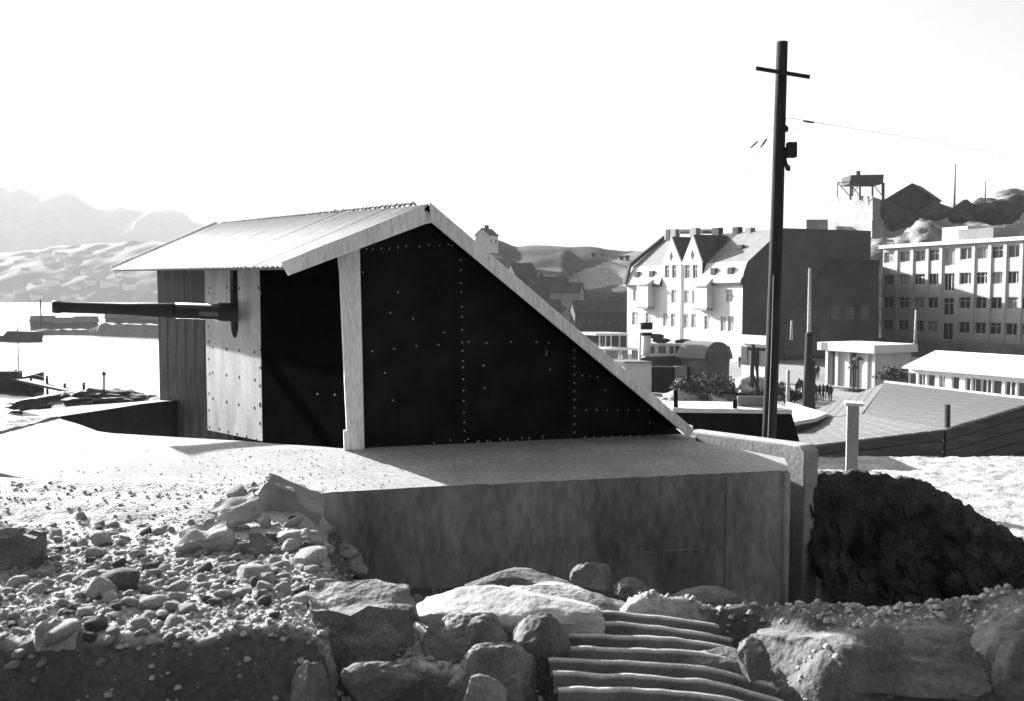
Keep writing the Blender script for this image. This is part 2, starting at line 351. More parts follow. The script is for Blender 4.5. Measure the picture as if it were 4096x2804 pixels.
# side and front facets (in the pit)
A0 = G(1395, 1796); A0.z = 0
Bq = P(1050, 1765, 13.2); Q = P(830, 1720, 16.5); W_ = P(640, 1600, 18.2)
def vq(a, b, z0a, z0b, z1, th, bm=None):
    d = (Vector((b.x - a.x, b.y - a.y, 0))).normalized(); nn = Vector((-d.y, d.x, 0))
    if nn.dot(Vector((0, 1, 0))) < 0: nn = -nn
    bm = bm or B()
    hexa(bm, [Vector((a.x, a.y, z0a)), Vector((b.x, b.y, z0b)), Vector((b.x, b.y, z0b)) + nn * th, Vector((a.x, a.y, z0a)) + nn * th,
              Vector((a.x, a.y, z1)), Vector((b.x, b.y, z1)), Vector((b.x, b.y, z1)) + nn * th, Vector((a.x, a.y, z1)) + nn * th])
    return bm, d, -nn
ZT = 2.2
bm, _, _ = vq(A0, Bq, -1.3, -1.3, ZT, .05); obj('side_wall_sheet', bm, 'tar2', house)
bm, _, _ = vq(G(2660, 1740), G(2660, 1740) - gn * 4, -.1, -.1, .12, .05); obj('back_wall_sheet', bm, 'tar2', house)
# steel plate with the vertical gun slot
dq = Vector((Q.x - Bq.x, Q.y - Bq.y, 0)); Lq = dq.length; dq.normalize(); nq = Vector((dq.y, -dq.x, 0))
if nq.x > 0: nq = -nq
def onplate(px, py): return PL(px, py, Bq, nq)
def pa_(px, py):
    p = onplate(px, py); return (Vector((p.x - Bq.x, p.y - Bq.y, 0)).dot(dq), p.z)
bm = B(); s0 = pa_(952, 1200)[0]; s1 = pa_(921, 1200)[0]; zb = pa_(936, 1352)[1]; zl0, zl1 = pa_(1050, 1765)[1], pa_(830, 1720)[1]
sl = lambda a: zl0 + (zl1 - zl0) * a / Lq
ob = Vector((Bq.x, Bq.y, 0))
def pq(a, z): return ob + dq * a + UP * z
prism(bm, [pq(0, sl(0)), pq(s0, sl(s0)), pq(s0, ZT), pq(0, ZT)], -nq * .05)
prism(bm, [pq(s1, sl(s1)), pq(Lq, sl(Lq)), pq(Lq, ZT), pq(s1, ZT)], -nq * .05)
rr = (s1 - s0) / 2; cc = (s0 + s1) / 2
arc = [pq(cc + rr * math.cos(t), zb + rr - rr * math.sin(t)) for t in [math.pi * k / 8 for k in range(9)]]
prism(bm, [pq(s1, sl(s1)), ] + arc + [pq(s0, sl(s0))], -nq * .05)
plate = obj('armour_plate', bm, 'plate', house)
bm = B(); bmesh.ops.create_uvsphere(bm, u_segments=10, v_segments=6, radius=.028)
for v in bm.verts: v.co.z *= .5
rivme = bpy.data.meshes.new('rivet'); bm.to_mesh(rivme); bm.free(); rivme.materials.append(M['rivet'])
rv = [(a * 700 / 1114 + 0, 0) for a in ()]
def c1(l): return [(a * .6286, 650 + b * .6286) for a, b in l]
rv = c1([(1335, 800), (1330, 830), (1445, 798), (1525, 800), (1645, 798), (1662, 830), (1330, 1040), (1662, 1065), (1330, 1140), (1355, 1175), (1443, 1188), (1522, 1195), (1620, 1207), (1660, 1190), (1330, 1250), (1658, 1305), (1335, 1345), (1355, 1335), (1442, 1353), (1522, 1365), (1622, 1382), (1655, 1420), (1330, 1470), (1355, 1502), (1442, 1523), (1520, 1540), (1620, 1560), (1655, 1545)])
rv += [(a * .6024, 1500 + b * .6024) for a, b in [(1388, 122), (1388, 232), (1392, 345), (1458, 358), (1515, 376), (1575, 393), (1638, 410), (1705, 432), (1728, 320), (1728, 190)]]
for x, y in rv:
    p = onplate(x, y); place('rivet', rivme, p, plate, nq.to_track_quat('Z', 'Y').to_matrix())
# black sheet standing in for the unlit interior behind the slot
bm, _, _ = vq(Bq + Vector((.25, .45, 0)), Q + Vector((.35, .45, 0)), -1, -1, ZT, .04); obj('dark_interior_sheet', bm, 'black', house)
# vertical planks, set back behind the plate
Q = Q + Vector((.6, .35, 0))
pdw = Vector((W_.x - Q.x, W_.y - Q.y, 0)); Lp = pdw.length; pdw.normalize()
for i in range(9):
    a = Vector((Q.x, Q.y, 0)) + pdw * (Lp * i / 9 + .004); b = Vector((Q.x, Q.y, 0)) + pdw * (Lp * (i + 1) / 9 - .004)
    off = Vector((0, random.uniform(-.006, .006), 0))
    bm, _, _ = vq(a + off, b + off, -1.3, -1.3, ZT + .05, .03); obj('plank', bm, 'plank', house)
bm, _, _ = vq(W_ + Vector((.02, .0, 0)), W_ + Vector((2.9, 1.7, 0)), -1.3, -1.3, ZT, .05); obj('rear_wall_sheet', bm, 'tar2', house)
# roof
E = G(1138, 1064, .42); Pk = G(1712, 822, .42); Fk = G(2768, 1712, .42)
Cc = P(448, 1078, 21); Rr = P(872, 896, 20.3)
Fr = Fk + (Rr - Pk) * .97; Fr.z = Fk.z + .1
def lerp(a, b, t): return a + (b - a) * t
def roofpt(s, t): return lerp(lerp(E, Cc, s), lerp(Pk, Rr, s), t)   # s along eave, t up slope
nrm = (Cc - E).cross(Pk - E).normalized()
if nrm.z < 0: nrm = -nrm
NS = 12; waves = 6
for k in range(NS):
    bm = B(); cols = []
    for i in range(waves * 8 + 1):
        s = k / NS + (i / (waves * 8)) * (1.0 / NS); h = .010 * math.cos(2 * math.pi * i / 8) + (.001 if k % 2 else 0)
        jit = .006 * noise.noise(Vector((s * 60, 1, 2)))
        cols.append([roofpt(s, t) + nrm * (h + .01) for t in (-.012 + jit, .5, 1.004 + jit)])
    vv = [[bm.verts.new(p) for p in c] for c in cols]; ww = [[bm.verts.new(p - nrm * .008) for p in c] for c in cols]
    for i in range(len(vv) - 1):
        for j in range(2):
            bm.faces.new([vv[i][j], vv[i + 1][j], vv[i + 1][j + 1], vv[i][j + 1]]); bm.faces.new([ww[i][j], ww[i][j + 1], ww[i + 1][j + 1], ww[i + 1][j]])
        for j in (0, 2): bm.faces.new([vv[i][j], ww[i][j], ww[i + 1][j], vv[i + 1][j]])
    obj('roof_sheet', bm, 'roof', house, True)
# boarding below the sheets, eave fascia and long rear slope
bm = B(); q = [roofpt(.0, .01), roofpt(.99, .01), roofpt(.99, .99), roofpt(.0, .99)]
hexa(bm, [p - nrm * .05 for p in q] + [p - nrm * .012 for p in q]); obj('roof_boarding', bm, 'plank', house)
n2 = (Rr - Pk).cross(Fk - Pk).normalized()
if n2.z < 0: n2 = -n2
bm = B(); q = [Pk, Rr, Fr, Fk]; hexa(bm, [p - n2 * .05 for p in q] + [p + n2 * .004 for p in q]); obj('rear_roof_slope', bm, 'tar2', house)
bm = B(); rp = [lerp(Pk, Rr, .03 + .94 * i / 160) + UP * (.018 + .030 * abs(math.sin(i * 1.31)) * (1 - .6 * i / 160) + .012 * noise.noise(Vector((i * .7, 3, 1)))) for i in range(161)]
tube(bm, rp, .016, 6); obj('ridge_strip', bm, 'slate', house)
# barge boards
def boardpx(pts, off, th, name):
    bm = B(); prism(bm, [G(x, y, off) for x, y in pts], gn * th); return bevel(obj(name, bm, 'wood', house), .006, 1)
boardpx([(1124, 1050), (1694, 822), (1702, 896), (1152, 1103)], .42, .04, 'barge_board')
boardpx([(1716, 808), (1722, 888), (2752, 1748), (2772, 1716)], .42, .04, 'barge_board')
boardpx([(1692, 830), (1716, 812), (1728, 892), (1700, 896)], .38, .03, 'ridge_end')
# far barge board standing proud of the sheets
bm = B(); fd_ = (Rr - Cc).normalized(); sd_ = (Cc - E).normalized()
q = [Cc + sd_ * .0, Rr + sd_ * .0, Rr + sd_ * .05, Cc + sd_ * .05]
hexa(bm, [p - nrm * .12 for p in q] + [p + nrm * .075 for p in q]); obj('barge_board', bm, 'wood', house)
# corner post with its small cleats
bm = B(); prism(bm, [G(x, y, .03) for x, y in [(1352, 1005), (1437, 985), (1456, 1797), (1388, 1797)]], gn * .07); bevel(obj('corner_post', bm, 'wood', house), .008, 1)
bm = B(); prism(bm, [G(x, y, .03) for x, y in [(1373, 1720), (1388, 1720), (1400, 1797), (1375, 1797)]], gn * .05); obj('cleat', bm, 'wood', house)
bm = B(); prism(bm, [G(x, y, .03) for x, y in [(1350, 1030), (1364, 1020), (1366, 1075), (1354, 1075)]], gn * .05); obj('cleat', bm, 'wood', house)

# ================================================================== GUN
gb = onplate(940, 1250); mz = P(209, 1228, 13.5)
ax = (mz - gb).normalized(); Lg = (mz - gb).length
gun = thing('coastal_gun', 'long dark coastal gun barrel pointing out of the slot in the armour plate', 'gun', gb)
def ringrad(px): return None
bm = B(); pts = []; rad = []
for t, r in ((.34, .118), (.36, .120), (.50, .102), (.62, .086), (.9, .083), (.955, .082), (.956, .093), (.999, .094), (1.0, .090)):
    pts.append(gb + ax * Lg * t); rad.append(r)
tube(bm, pts, rad, 28); barrel = obj('barrel', bm, 'gun', gun, True)
bm = B(); tube(bm, [mz - ax * .02, mz + ax * .003], [.052, .052], 20); obj('bore', bm, 'black', barrel)
bm = B(); tube(bm, [gb - ax * .7, gb + ax * Lg * .10, gb + ax * Lg * .101, gb + ax * Lg * .345], [.15, .15, .128, .124], 28); obj('sleeve', bm, 'gun', gun, True)
side = ax.cross(UP).normalized()
if side.y > 0: side = -side
bm = B(); fbox(bm, gb + side * .105 - UP * .03, ax, side, .0, Lg * .21, 0, .028, -.035, .035); bevel(obj('sleeve_glint', bm, 'gunl', gun), .012, 3)  # pale strip standing for the highlight along the sleeve

# ================================================================== FOREGROUND ROCKS
def blob(name, c, r, seed, label, cat, m='rock', sub=4, amp=.18, fr=2.0, rot=(0, 0, 0), group=None, facets=0):
    bm = B(); bmesh.ops.create_icosphere(bm, subdivisions=sub, radius=1)
    rm = Matrix.Rotation(rot[2], 3, 'Z') @ Matrix.Rotation(rot[1], 3, 'Y') @ Matrix.Rotation(rot[0], 3, 'X')
    rnd = random.Random(seed); pl = [(Vector((rnd.gauss(0, 1), rnd.gauss(0, 1), rnd.gauss(0, 1))).normalized(), rnd.uniform(.55, .85)) for _ in range(facets)]
    for v in bm.verts:
        d = v.co.copy(); k = 1 + amp * 2 * fbm(d.x * fr + seed, d.y * fr, d.z * fr) + amp * .3 * fbm(d.x * fr * 4 + seed, d.y * fr * 4, d.z * fr * 4)
        v.co = d * k
        for pn_, h in pl:
            e = v.co.dot(pn_) - h
            if e > 0: v.co -= pn_ * e
        v.co *= 1 + amp * .22 * noise.noise(v.co * 7 + Vector((seed, 0, 0))) + amp * .12 * noise.noise(v.co * 16)
        v.co = rm @ Vector((v.co.x * r[0], v.co.y * r[1], v.co.z * r[2]))
        v.co += Vector(c)
    oo = tag(obj(name, bm, m, None, True), label, cat, group); oo.data.set_sharp_from_angle(angle=R(50)); return oo
bR = [
 (P(1800, 2800, 5.15), (.80, .45, .40), 'rock', 'broad rounded bedrock outcrop under the boulder heap', 3),
 (P(2180, 2500, 5.75), (.75, .4, .22), 'rock', 'rounded bedrock shoulder behind the pale rock slab', 3),
 (P(2060, 2450, 5.45), (.72, .32, .14), 'stone', 'broad pale rock slab capping the heap beside the corrugated sheet', 6),
 (P(1890, 2590, 5.0), (.22, .16, .2), 'rock', 'rounded boulder set under the pale rock slab', 2),
 (P(1990, 2730, 4.75), (.24, .16, .2), 'rock', 'blunt boulder below the rounded one beside the dark hollow', 2),
 (P(1770, 2620, 4.95), (.12, .13, .2), 'rock', 'narrow upright stone wedged at the side of the boulder heap', 6),
 (P(2150, 2600, 5.0), (.2, .14, .2), 'stone_d', 'added dark stone standing for shade in the hollow next to the corrugated sheet', 3),  # dark rock added so the hollow reads as shaded
 (P(1930, 2800, 4.5), (.16, .1, .12), 'rock', 'low pale stone at the foot of the boulder heap', 6),
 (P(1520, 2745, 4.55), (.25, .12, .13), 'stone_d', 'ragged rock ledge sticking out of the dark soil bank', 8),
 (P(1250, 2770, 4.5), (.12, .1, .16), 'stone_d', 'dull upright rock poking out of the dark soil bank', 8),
 (P(3480, 2650, 5.0), (.78, .46, .24), 'stone_d', 'wide weathered bedrock hump in shade below the black earth mound', 5),  # darker stone standing for the house shadow that misses it
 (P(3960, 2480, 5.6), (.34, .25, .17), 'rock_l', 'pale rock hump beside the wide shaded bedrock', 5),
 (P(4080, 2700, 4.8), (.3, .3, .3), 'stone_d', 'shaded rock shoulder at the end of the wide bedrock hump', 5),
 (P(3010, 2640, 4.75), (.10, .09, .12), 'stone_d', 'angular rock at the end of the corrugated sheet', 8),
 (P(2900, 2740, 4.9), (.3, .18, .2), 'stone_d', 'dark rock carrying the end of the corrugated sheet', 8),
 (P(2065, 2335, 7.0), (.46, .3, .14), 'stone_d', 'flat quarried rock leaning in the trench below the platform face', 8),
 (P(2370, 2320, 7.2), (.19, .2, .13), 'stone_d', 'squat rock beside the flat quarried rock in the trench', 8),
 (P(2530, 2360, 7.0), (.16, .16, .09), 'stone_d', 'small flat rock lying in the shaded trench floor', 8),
 (P(2790, 2430, 6.6), (.42, .25, .13), 'stone_d', 'long low rock in the shaded trench below the lit corner edge', 8),
 (P(2230, 2362, 6.2), (.2, .12, .05), 'rock_l', 'bright flat chip of rock on the heap crest', 6),
]
for i, (c, r, m, lab, fcs) in enumerate(bR): blob('boulder', c, r, 11 + i * 3, lab, 'boulder', m, 5, .15, 1.5, (0, 0, random.uniform(-.3, .3)), None, fcs)
# broken concrete at the end of the platform
def chunk(px, py, D, size, rot, label, m, seed, cat='concrete chunk'):
    bm = B(); bmesh.ops.create_cube(bm, size=1); bmesh.ops.subdivide_edges(bm, edges=bm.edges, cuts=7, use_grid_fill=True)
    rm = Matrix.Rotation(rot[2], 3, 'Z') @ Matrix.Rotation(rot[1], 3, 'Y') @ Matrix.Rotation(rot[0], 3, 'X'); c = P(px, py, D)
    for v in bm.verts:
        d = v.co * (1 - .22 * max(0, v.co.length - .62))
        d += Vector((fbm(d.x * 2 + seed, d.y * 2, d.z * 2), fbm(d.x * 2, d.y * 2 + seed, d.z * 2), fbm(d.x * 2, d.y * 2, d.z * 2 + seed))) * .3
        d += Vector((noise.noise(d * 6 + Vector((seed, 0, 0))), noise.noise(d * 6 + Vector((0, seed, 0))), noise.noise(d * 6 + Vector((0, 0, seed))))) * .05
        v.co = c + rm @ Vector((d.x * size[0], d.y * size[1], d.z * size[2]))
    oo = tag(obj('concrete_chunk' if 'concrete' in cat else ('boulder' if cat == 'boulder' else 'rock_slab'), bm, m, None, True), label, cat); oo.data.set_sharp_from_angle(angle=R(32)); return oo
chunk(1435, 2500, 5.15, (.56, .42, .36), (.05, .03, .12), 'long smooth boulder with lit flat top at the edge of the dug bank', 'rock', 31, 'boulder')
chunk(1135, 2050, 7.85, (.58, .3, .46), (.2, .55, .3), 'large tilted slab of broken concrete against the end of the platform', 'conc_l', 3)
chunk(1160, 2150, 7.5, (.42, .22, .2), (.1, .2, .1), 'broken concrete block below the large tilted slab', 'conc_l', 5)
chunk(950, 2045, 7.3, (.34, .22, .16), (.2, -.3, .5), 'wedge of broken concrete among the gravel', 'conc_l', 8)
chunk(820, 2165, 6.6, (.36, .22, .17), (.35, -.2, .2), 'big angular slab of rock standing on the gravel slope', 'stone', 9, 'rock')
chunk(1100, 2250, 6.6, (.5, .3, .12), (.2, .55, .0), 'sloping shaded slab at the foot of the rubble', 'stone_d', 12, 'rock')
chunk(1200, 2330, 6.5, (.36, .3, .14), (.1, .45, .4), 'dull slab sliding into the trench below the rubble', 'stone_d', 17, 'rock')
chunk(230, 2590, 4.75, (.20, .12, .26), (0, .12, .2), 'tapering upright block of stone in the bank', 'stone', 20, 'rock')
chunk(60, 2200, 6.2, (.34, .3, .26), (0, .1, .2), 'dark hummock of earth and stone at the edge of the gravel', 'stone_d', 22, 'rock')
bm = B(); tube(bm, [P(1160, 1990, 7.9), P(1215, 2070, 7.85), P(1243, 2105, 7.85), P(1248, 2230, 7.9)], [.018, .018, .02, .018], 8)
tag(obj('bent_iron_strip', bm, 'stone_d', None, True), 'bent iron strip hanging down beside the broken concrete', 'iron strip')
# corrugated sheet
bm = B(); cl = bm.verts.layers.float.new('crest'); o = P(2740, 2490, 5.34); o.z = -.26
ud = Vector((.995, -.05, -.03)).normalized(); vd = Vector((-.06, -.98, -.10)).normalized(); wv = ud.cross(vd); wv = -wv if wv.z < 0 else wv
NX, NV = 36, 150; V = []
for j in range(NV + 1):
    b = j / NV * 1.35; row = []
    for i in range(NX + 1):
        la = -.93 + .2 * b; ra = .20 + .36 * b; a = la + (ra - la) * i / NX
        ph = 2 * math.pi * b / .142 + .25 * fbm(a * 2, b * 2, 8); h = .036 * math.cos(ph) + .008 * math.cos(2 * ph) + .06 * fbm(a * 1.5, b * 1.5, 3) - .35 * (a + .4) ** 2 * .5 + .004 * fbm(a * 9, b * 9, 6)
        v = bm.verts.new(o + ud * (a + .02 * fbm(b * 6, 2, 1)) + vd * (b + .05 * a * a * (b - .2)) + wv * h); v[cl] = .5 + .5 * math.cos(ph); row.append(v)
    V.append(row)
for j in range(NV):
    for i in range(NX): bm.faces.new([V[j][i], V[j][i + 1], V[j + 1][i + 1], V[j + 1][i]])
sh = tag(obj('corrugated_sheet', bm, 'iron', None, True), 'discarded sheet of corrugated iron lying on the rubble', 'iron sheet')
im = M['iron']; nt = im.node_tree; at = nt.nodes.new('ShaderNodeAttribute'); at.attribute_name = 'crest'   # sunlit ribs and shaded furrows put into the colour
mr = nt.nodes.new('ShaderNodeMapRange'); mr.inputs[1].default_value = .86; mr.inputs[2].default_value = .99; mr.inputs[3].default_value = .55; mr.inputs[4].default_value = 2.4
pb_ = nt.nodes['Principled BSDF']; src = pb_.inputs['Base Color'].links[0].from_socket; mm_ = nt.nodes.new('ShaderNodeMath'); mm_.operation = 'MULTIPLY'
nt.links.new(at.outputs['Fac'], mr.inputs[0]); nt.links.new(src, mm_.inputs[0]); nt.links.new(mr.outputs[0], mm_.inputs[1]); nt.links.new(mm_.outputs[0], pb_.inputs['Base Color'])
sm = sh.modifiers.new('s', 'SOLIDIFY'); sm.thickness = .004

# loose stones, each its own object
stone_me = []
for k in range(14):
    bm = B(); bmesh.ops.create_icosphere(bm, subdivisions=3, radius=1); rnd = random.Random(100 + k)
    pl = [(Vector((rnd.gauss(0, 1), rnd.gauss(0, 1), rnd.gauss(0, 1))).normalized(), rnd.uniform(.6, .9)) for _ in range(rnd.choice((6, 9, 13)))]
    sx, sy, sz = rnd.uniform(.8, 1.3), rnd.uniform(.7, 1.1), rnd.uniform(.5, .9)
    for v in bm.verts:
        d = v.co.copy(); v.co = d * (1 + .3 * fbm(d.x * 1.5 + k * 7, d.y * 1.5, d.z * 1.5))
        for pn_, h in pl:
            e = v.co.dot(pn_) - h
            if e > 0: v.co -= pn_ * e * .92
        v.co = Vector((v.co.x * sx, v.co.y * sy, v.co.z * sz))
    for fct in bm.faces: fct.smooth = True
    me = bpy.data.meshes.new('loose_stone'); bm.to_mesh(me); bm.free(); me.set_sharp_from_angle(angle=R(28)); me.materials.append(M['stone_d' if k % 5 == 4 else 'stone']); stone_me.append(me)
def stone(x, y, r, z=None, k=None):
    me = stone_me[random.randrange(14) if k is None else k]
    o = bpy.data.objects.new('loose_stone', me); C.objects.link(o)
    o.location = (x, y, (hnear(x, y) + r * .28) if z is None else z); s = r
    o.scale = (s * random.uniform(.85, 1.2), s * random.uniform(.85, 1.15), s * random.uniform(.8, 1.05)); o.rotation_euler = (random.uniform(-.4, .4), random.uniform(-.4, .4), random.uniform(0, 6.28))
    tone = 'dark' if me.materials[0] == M['stone_d'] else 'pale'; size = 'large' if r > .062 else ('fist sized' if r > .036 else 'small')
    lab = '%s %s loose stone on the gravel bank before the gun platform' % (size, tone)
    tag(o, lab, 'stone', '%s %s stones of the gravel bank' % (size, tone)); return o
def solve(px, py):
    d = ray(px, py)
    y = 3.4
    while y < 9:
        t = y / d.y; z = EYE + d.z * t; x = d.x * t
        if z < hnear(x, y): return x, y
        y += .02
    return None
k2 = lambda a, b: (a * .5163, 2000 + b * .5163)
big = [(965, 540, 90), (1130, 560, 80), (1040, 370, 110), (1220, 420, 80), (760, 590, 85), (600, 610, 75), (460, 540, 55), (430, 390, 60), (690, 770, 75), (730, 680, 55), (890, 840, 100), (1050, 890, 70), (940, 940, 75), (1330, 930, 160), (1190, 1000, 70), (1080, 1040, 90), (880, 1020, 110), (700, 1070, 120), (850, 1070, 120), (1235, 1110, 55), (60, 690, 110), (190, 690, 60), (150, 1180, 90), (110, 1290, 110), (330, 1300, 70), (270, 1430, 60), (1780, 830, 80), (2030, 830, 60), (1900, 810, 60), (1600, 940, 80), (1350, 610, 50), (1380, 530, 110), (2020, 720, 100), (1700, 640, 60), (1560, 740, 60), (320, 340, 60), (230, 340, 60), (570, 320, 60), (750, 360, 55), (880, 260, 80), (740, 270, 60), (250, 860, 60), (30, 830, 50), (30, 1060, 70), (30, 950, 60), (230, 950, 80), (400, 940, 90), (560, 540, 50), (1480, 160, 70), (1180, 230, 60), (1880, 560, 70), (340, 790, 30), (440, 620, 45), (530, 400, 40)]
pts_used = []
cnt = 0
for (a, b, s) in big:
    px, py = k2(a, b); h = solve(px, py + s * .2)
    if h: stone(h[0], h[1], s * .5163 * .5 * h[1] / F * 1.1); pts_used.append((h[0], h[1], s * .26 * h[1] / F)); cnt += 1
for i in range(46):
    t = random.random(); px = 1000 + 620 * t + random.gauss(0, 45); py = 2010 + 390 * t ** .8 + random.gauss(0, 30); h = solve(px, py)
    if h and h[1] < 8.2: r = random.choice((.05, .07, .09, .12)) ; stone(h[0], h[1], r); pts_used.append((h[0], h[1], r)); cnt += 1
tries = 0
while cnt < 285 and tries < 9000:
    tries += 1
    px = random.uniform(-20, 1680); py = random.triangular(2030, 2700, 2330)
    if py < 2030 + max(0, 500 - px) * .2: continue
    if px > 700 and py > 2420 + (px - 700) * .03 and random.random() < .85: continue
    if py > 2560 and random.random() < .7: continue
    if px > 1000 and py < 2260: continue
    h = solve(px, py)
    if not h: continue
    r = min(.13, .033 * math.exp(abs(random.gauss(0, .5))))
    if any((h[0] - q[0]) ** 2 + (h[1] - q[1]) ** 2 < (r + q[2]) ** 2 * .55 for q in pts_used): continue
    stone(h[0], h[1], r); pts_used.append((h[0], h[1], r)); cnt += 1
for i in range(14):
    px = random.uniform(3240, 3900); D = random.uniform(7.2, 8.4); x = (px - CX) / F * D
    stone(x, D, random.uniform(.03, .07))
# fine gravel
bm = B(); tri = 0; rnd = random.Random(5)
for i in range(20000):
    y = 4.2 + 4.4 * rnd.random() ** .9; x = rnd.uniform(-.62 * y, -.08 * y)
    if i % 4 == 0: x = rnd.uniform(-.3 * y, .6 * y); y = rnd.uniform(4.3, 6.2)
    if y > 6.5 and rnd.random() < .55 or y > 7.4 and rnd.random() < .6 or y < 4.8 and rnd.random() < .8: continue
    z = hnear(x, y)
    r = rnd.choice((.005, .006, .008, .010, .014, .02, .026)) * (1 if y < 7 else .8)
    c = Vector((x, y, z + r * .4)); ang = rnd.uniform(0, 6.28)
    c.z -= r * .3
    vts = [bm.verts.new(c + Vector((math.cos(ang + k * 1.2566) * r * rnd.uniform(.8, 1.2), math.sin(ang + k * 1.2566) * r * rnd.uniform(.8, 1.2), rnd.uniform(-.2, .2) * r))) for k in range(5)]
    tp = [bm.verts.new(c + Vector((math.cos(ang + k * 1.2566) * r * rnd.uniform(.35, .7), math.sin(ang + k * 1.2566) * r * rnd.uniform(.35, .7), r * rnd.uniform(.5, .8)))) for k in range(5)]
    for k in range(5): bm.faces.new([vts[k], vts[(k + 1) % 5], tp[(k + 1) % 5], tp[k]])
    bm.faces.new(tp)
for i in range(1100):
    y = 8.35 + 1.7 * rnd.random() ** 2; x = rnd.uniform(-4.6, 2.7) if i % 3 else rnd.uniform(-3.4, -1.2)
    if y < front0[0].y + (x + 2) * .19 + .03: continue
    r = rnd.choice((.003, .004, .005, .007, .011)); c = Vector((x, y, slabz(y) + .002)); ang = rnd.uniform(0, 6.28)
    vts = [bm.verts.new(c + Vector((math.cos(ang + k * 1.571) * r * rnd.uniform(.8, 1.3), math.sin(ang + k * 1.571) * r, 0))) for k in range(4)]; t = bm.verts.new(c + UP * r * .8)
    for k in range(4): bm.faces.new([vts[k], vts[(k + 1) % 4], t])
for fct in bm.faces: fct.smooth = True
g = obj('gravel', bm, 'stone'); g['kind'] = 'stuff'; tag(g, 'fine pale gravel strewn over the dug ground in front', 'gravel')
# black earth mound on the right
prof = [(3235, 1925, 9.7), (3300, 1896, 9.75), (3420, 1890, 9.75), (3520, 1900, 9.7), (3640, 1918, 9.6), (3720, 1935, 9.5), (3800, 1985, 9.3), (3900, 2035, 9.1), (4000, 2100, 8.9), (4150, 2190, 8.6), (4500, 2350, 8.2)]
bm = B(); V = []; n = 240
for i in range(n + 1):
    px = 3235 + (4500 - 3235) * i / n; k = 0
    while k < len(prof) - 2 and prof[k + 1][0] < px: k += 1
    w = (px - prof[k][0]) / (prof[k + 1][0] - prof[k][0]); py = lerp(prof[k][1], prof[k + 1][1], w); D = lerp(prof[k][2], prof[k + 1][2], w)
    p = P(px, py + 14 * fbm(px * .03, 2), D); row = []
    for j in range(65):
        t = j / 64
        if t < .3: u = t / .3; q = p + Vector((.12, 1.0, 0)) * (1 - u) * 1.3; q.z = lerp(-1.5, p.z, 1 - (1 - u) ** 2)
        else: u = (t - .3) / .7; q = p + Vector((-.03, -1, 0)) * (.12 * u + 1.5 * max(0, u - .35) ** 1.3); q.z = lerp(p.z, -1.9, u ** .75)
        q += Vector((fbm(px * .02, t * 8, 1), fbm(px * .02, t * 8, 4), .8 * fbm(px * .03, t * 9, 7))) * .22 * (.25 + min(1, abs(t - .3) * 3))
        q += Vector((noise.noise(q * 9), noise.noise(q * 9 + Vector((5, 0, 0))), noise.noise(q * 9 + Vector((0, 5, 0))))) * .035 + Vector((0, 0, 1)) * .02 * noise.noise(q * 25)
        row.append(bm.verts.new(q))
    V.append(row)
for i in range(n):
    for j in range(64): bm.faces.new([V[i][j], V[i + 1][j], V[i + 1][j + 1], V[i][j + 1]])
tag(obj('earth_mound', bm, 'soil', None, True), 'steep mound of black dug earth beside the rounded parapet', 'earth mound')

# ================================================================== MIDDLE DISTANCE
def pole(name, label, pts, rad, m, cat='pole', seg=10, group=None):
    t = thing(name, label, cat, pts[0], group); bm = B(); tube(bm, pts, rad, seg); obj('pole_shaft', bm, m, t, True); return t
up_ = pole('utility_pole', 'tall dark wooden utility pole with crossarm rising behind the parapet', [P(3072, 1860, 14), P(3090, 1400, 14), P(3107, 900, 14), P(3120, 450, 14), P(3129, 168, 14)], [.108, .104, .096, .088, .083], 'polew')
bm = B(); a = P(3024, 273, 13.87); b = P(3238, 308, 13.87); dd = (b - a).normalized(); fbox(bm, a, dd, Vector((0, 1, 0)), 0, (b - a).length, -.025, .025, -.025, .025, UP); obj('crossarm', bm, 'polew', up_)
bm = B(); q = P(3166, 600, 13.9); fbox(bm, q, Vector((1, 0, 0)), Vector((0, 1, 0)), -.072, .072, -.06, .06, -.115, .115); bevel(obj('junction_box', bm, 'polew', up_), .01, 1)
bm = B(); tube(bm, [P(3142, 590, 13.92), P(3140, 640, 13.92), P(3150, 680, 13.9)], .028, 8); obj('bracket', bm, 'polew', up_)
for (x, y) in ((3128, 470), (3138, 505), (3146, 662)):
    bm = B(); tube(bm, [P(x, y, 13.93), P(x + 8, y + 8, 13.93), P(x + 10, y + 22, 13.93)], [.03, .036, .02], 8); obj('insulator', bm, 'polew', up_)
bm = B(); tube(bm, [P(3072, 1755, 13.88), P(3086, 1400, 13.88), P(3094, 1100, 13.9)], .006, 6); obj('cable', bm, 'polel', up_)
def wire(name, label, pts, ins, r=.004):
    t = thing(name, label, 'wire', pts[0], 'wires fixed to the tall utility pole'); bm = B(); tube(bm, pts, r, 5); obj('wire_line', bm, 'grey', t)
    for a, b in ins: bm = B(); tube(bm, [a, lerp(a, b, .5), b], [.016, .02, .016], 8); obj('strain_insulator', bm, 'polew', t)
wire('stay_wire', 'stay wire with strain insulator running down from the pole toward the harbour', [P(3108, 480, 14), P(3040, 600, 16), P(2960, 740, 20), P(2870, 900, 26)], [(P(3066, 556, 15.2), P(3044, 588, 15.9))], .005)
wire('stay_wire', 'second thinner stay wire with long insulator beside the first', [P(3104, 500, 14), P(3060, 545, 15), P(3000, 590, 17), P(2900, 680, 22)], [(P(3030, 566, 16), P(3004, 590, 16.9))], .003)
wire('overhead_wire', 'overhead wire with insulator leading from the pole toward the hill', [P(3130, 470, 14), P(3180, 475, 15), P(3260, 490, 17), P(3420, 515, 22), P(3700, 560, 30), P(4080, 630, 45)], [(P(3216, 484, 16), P(3254, 490, 16.9))], .004)
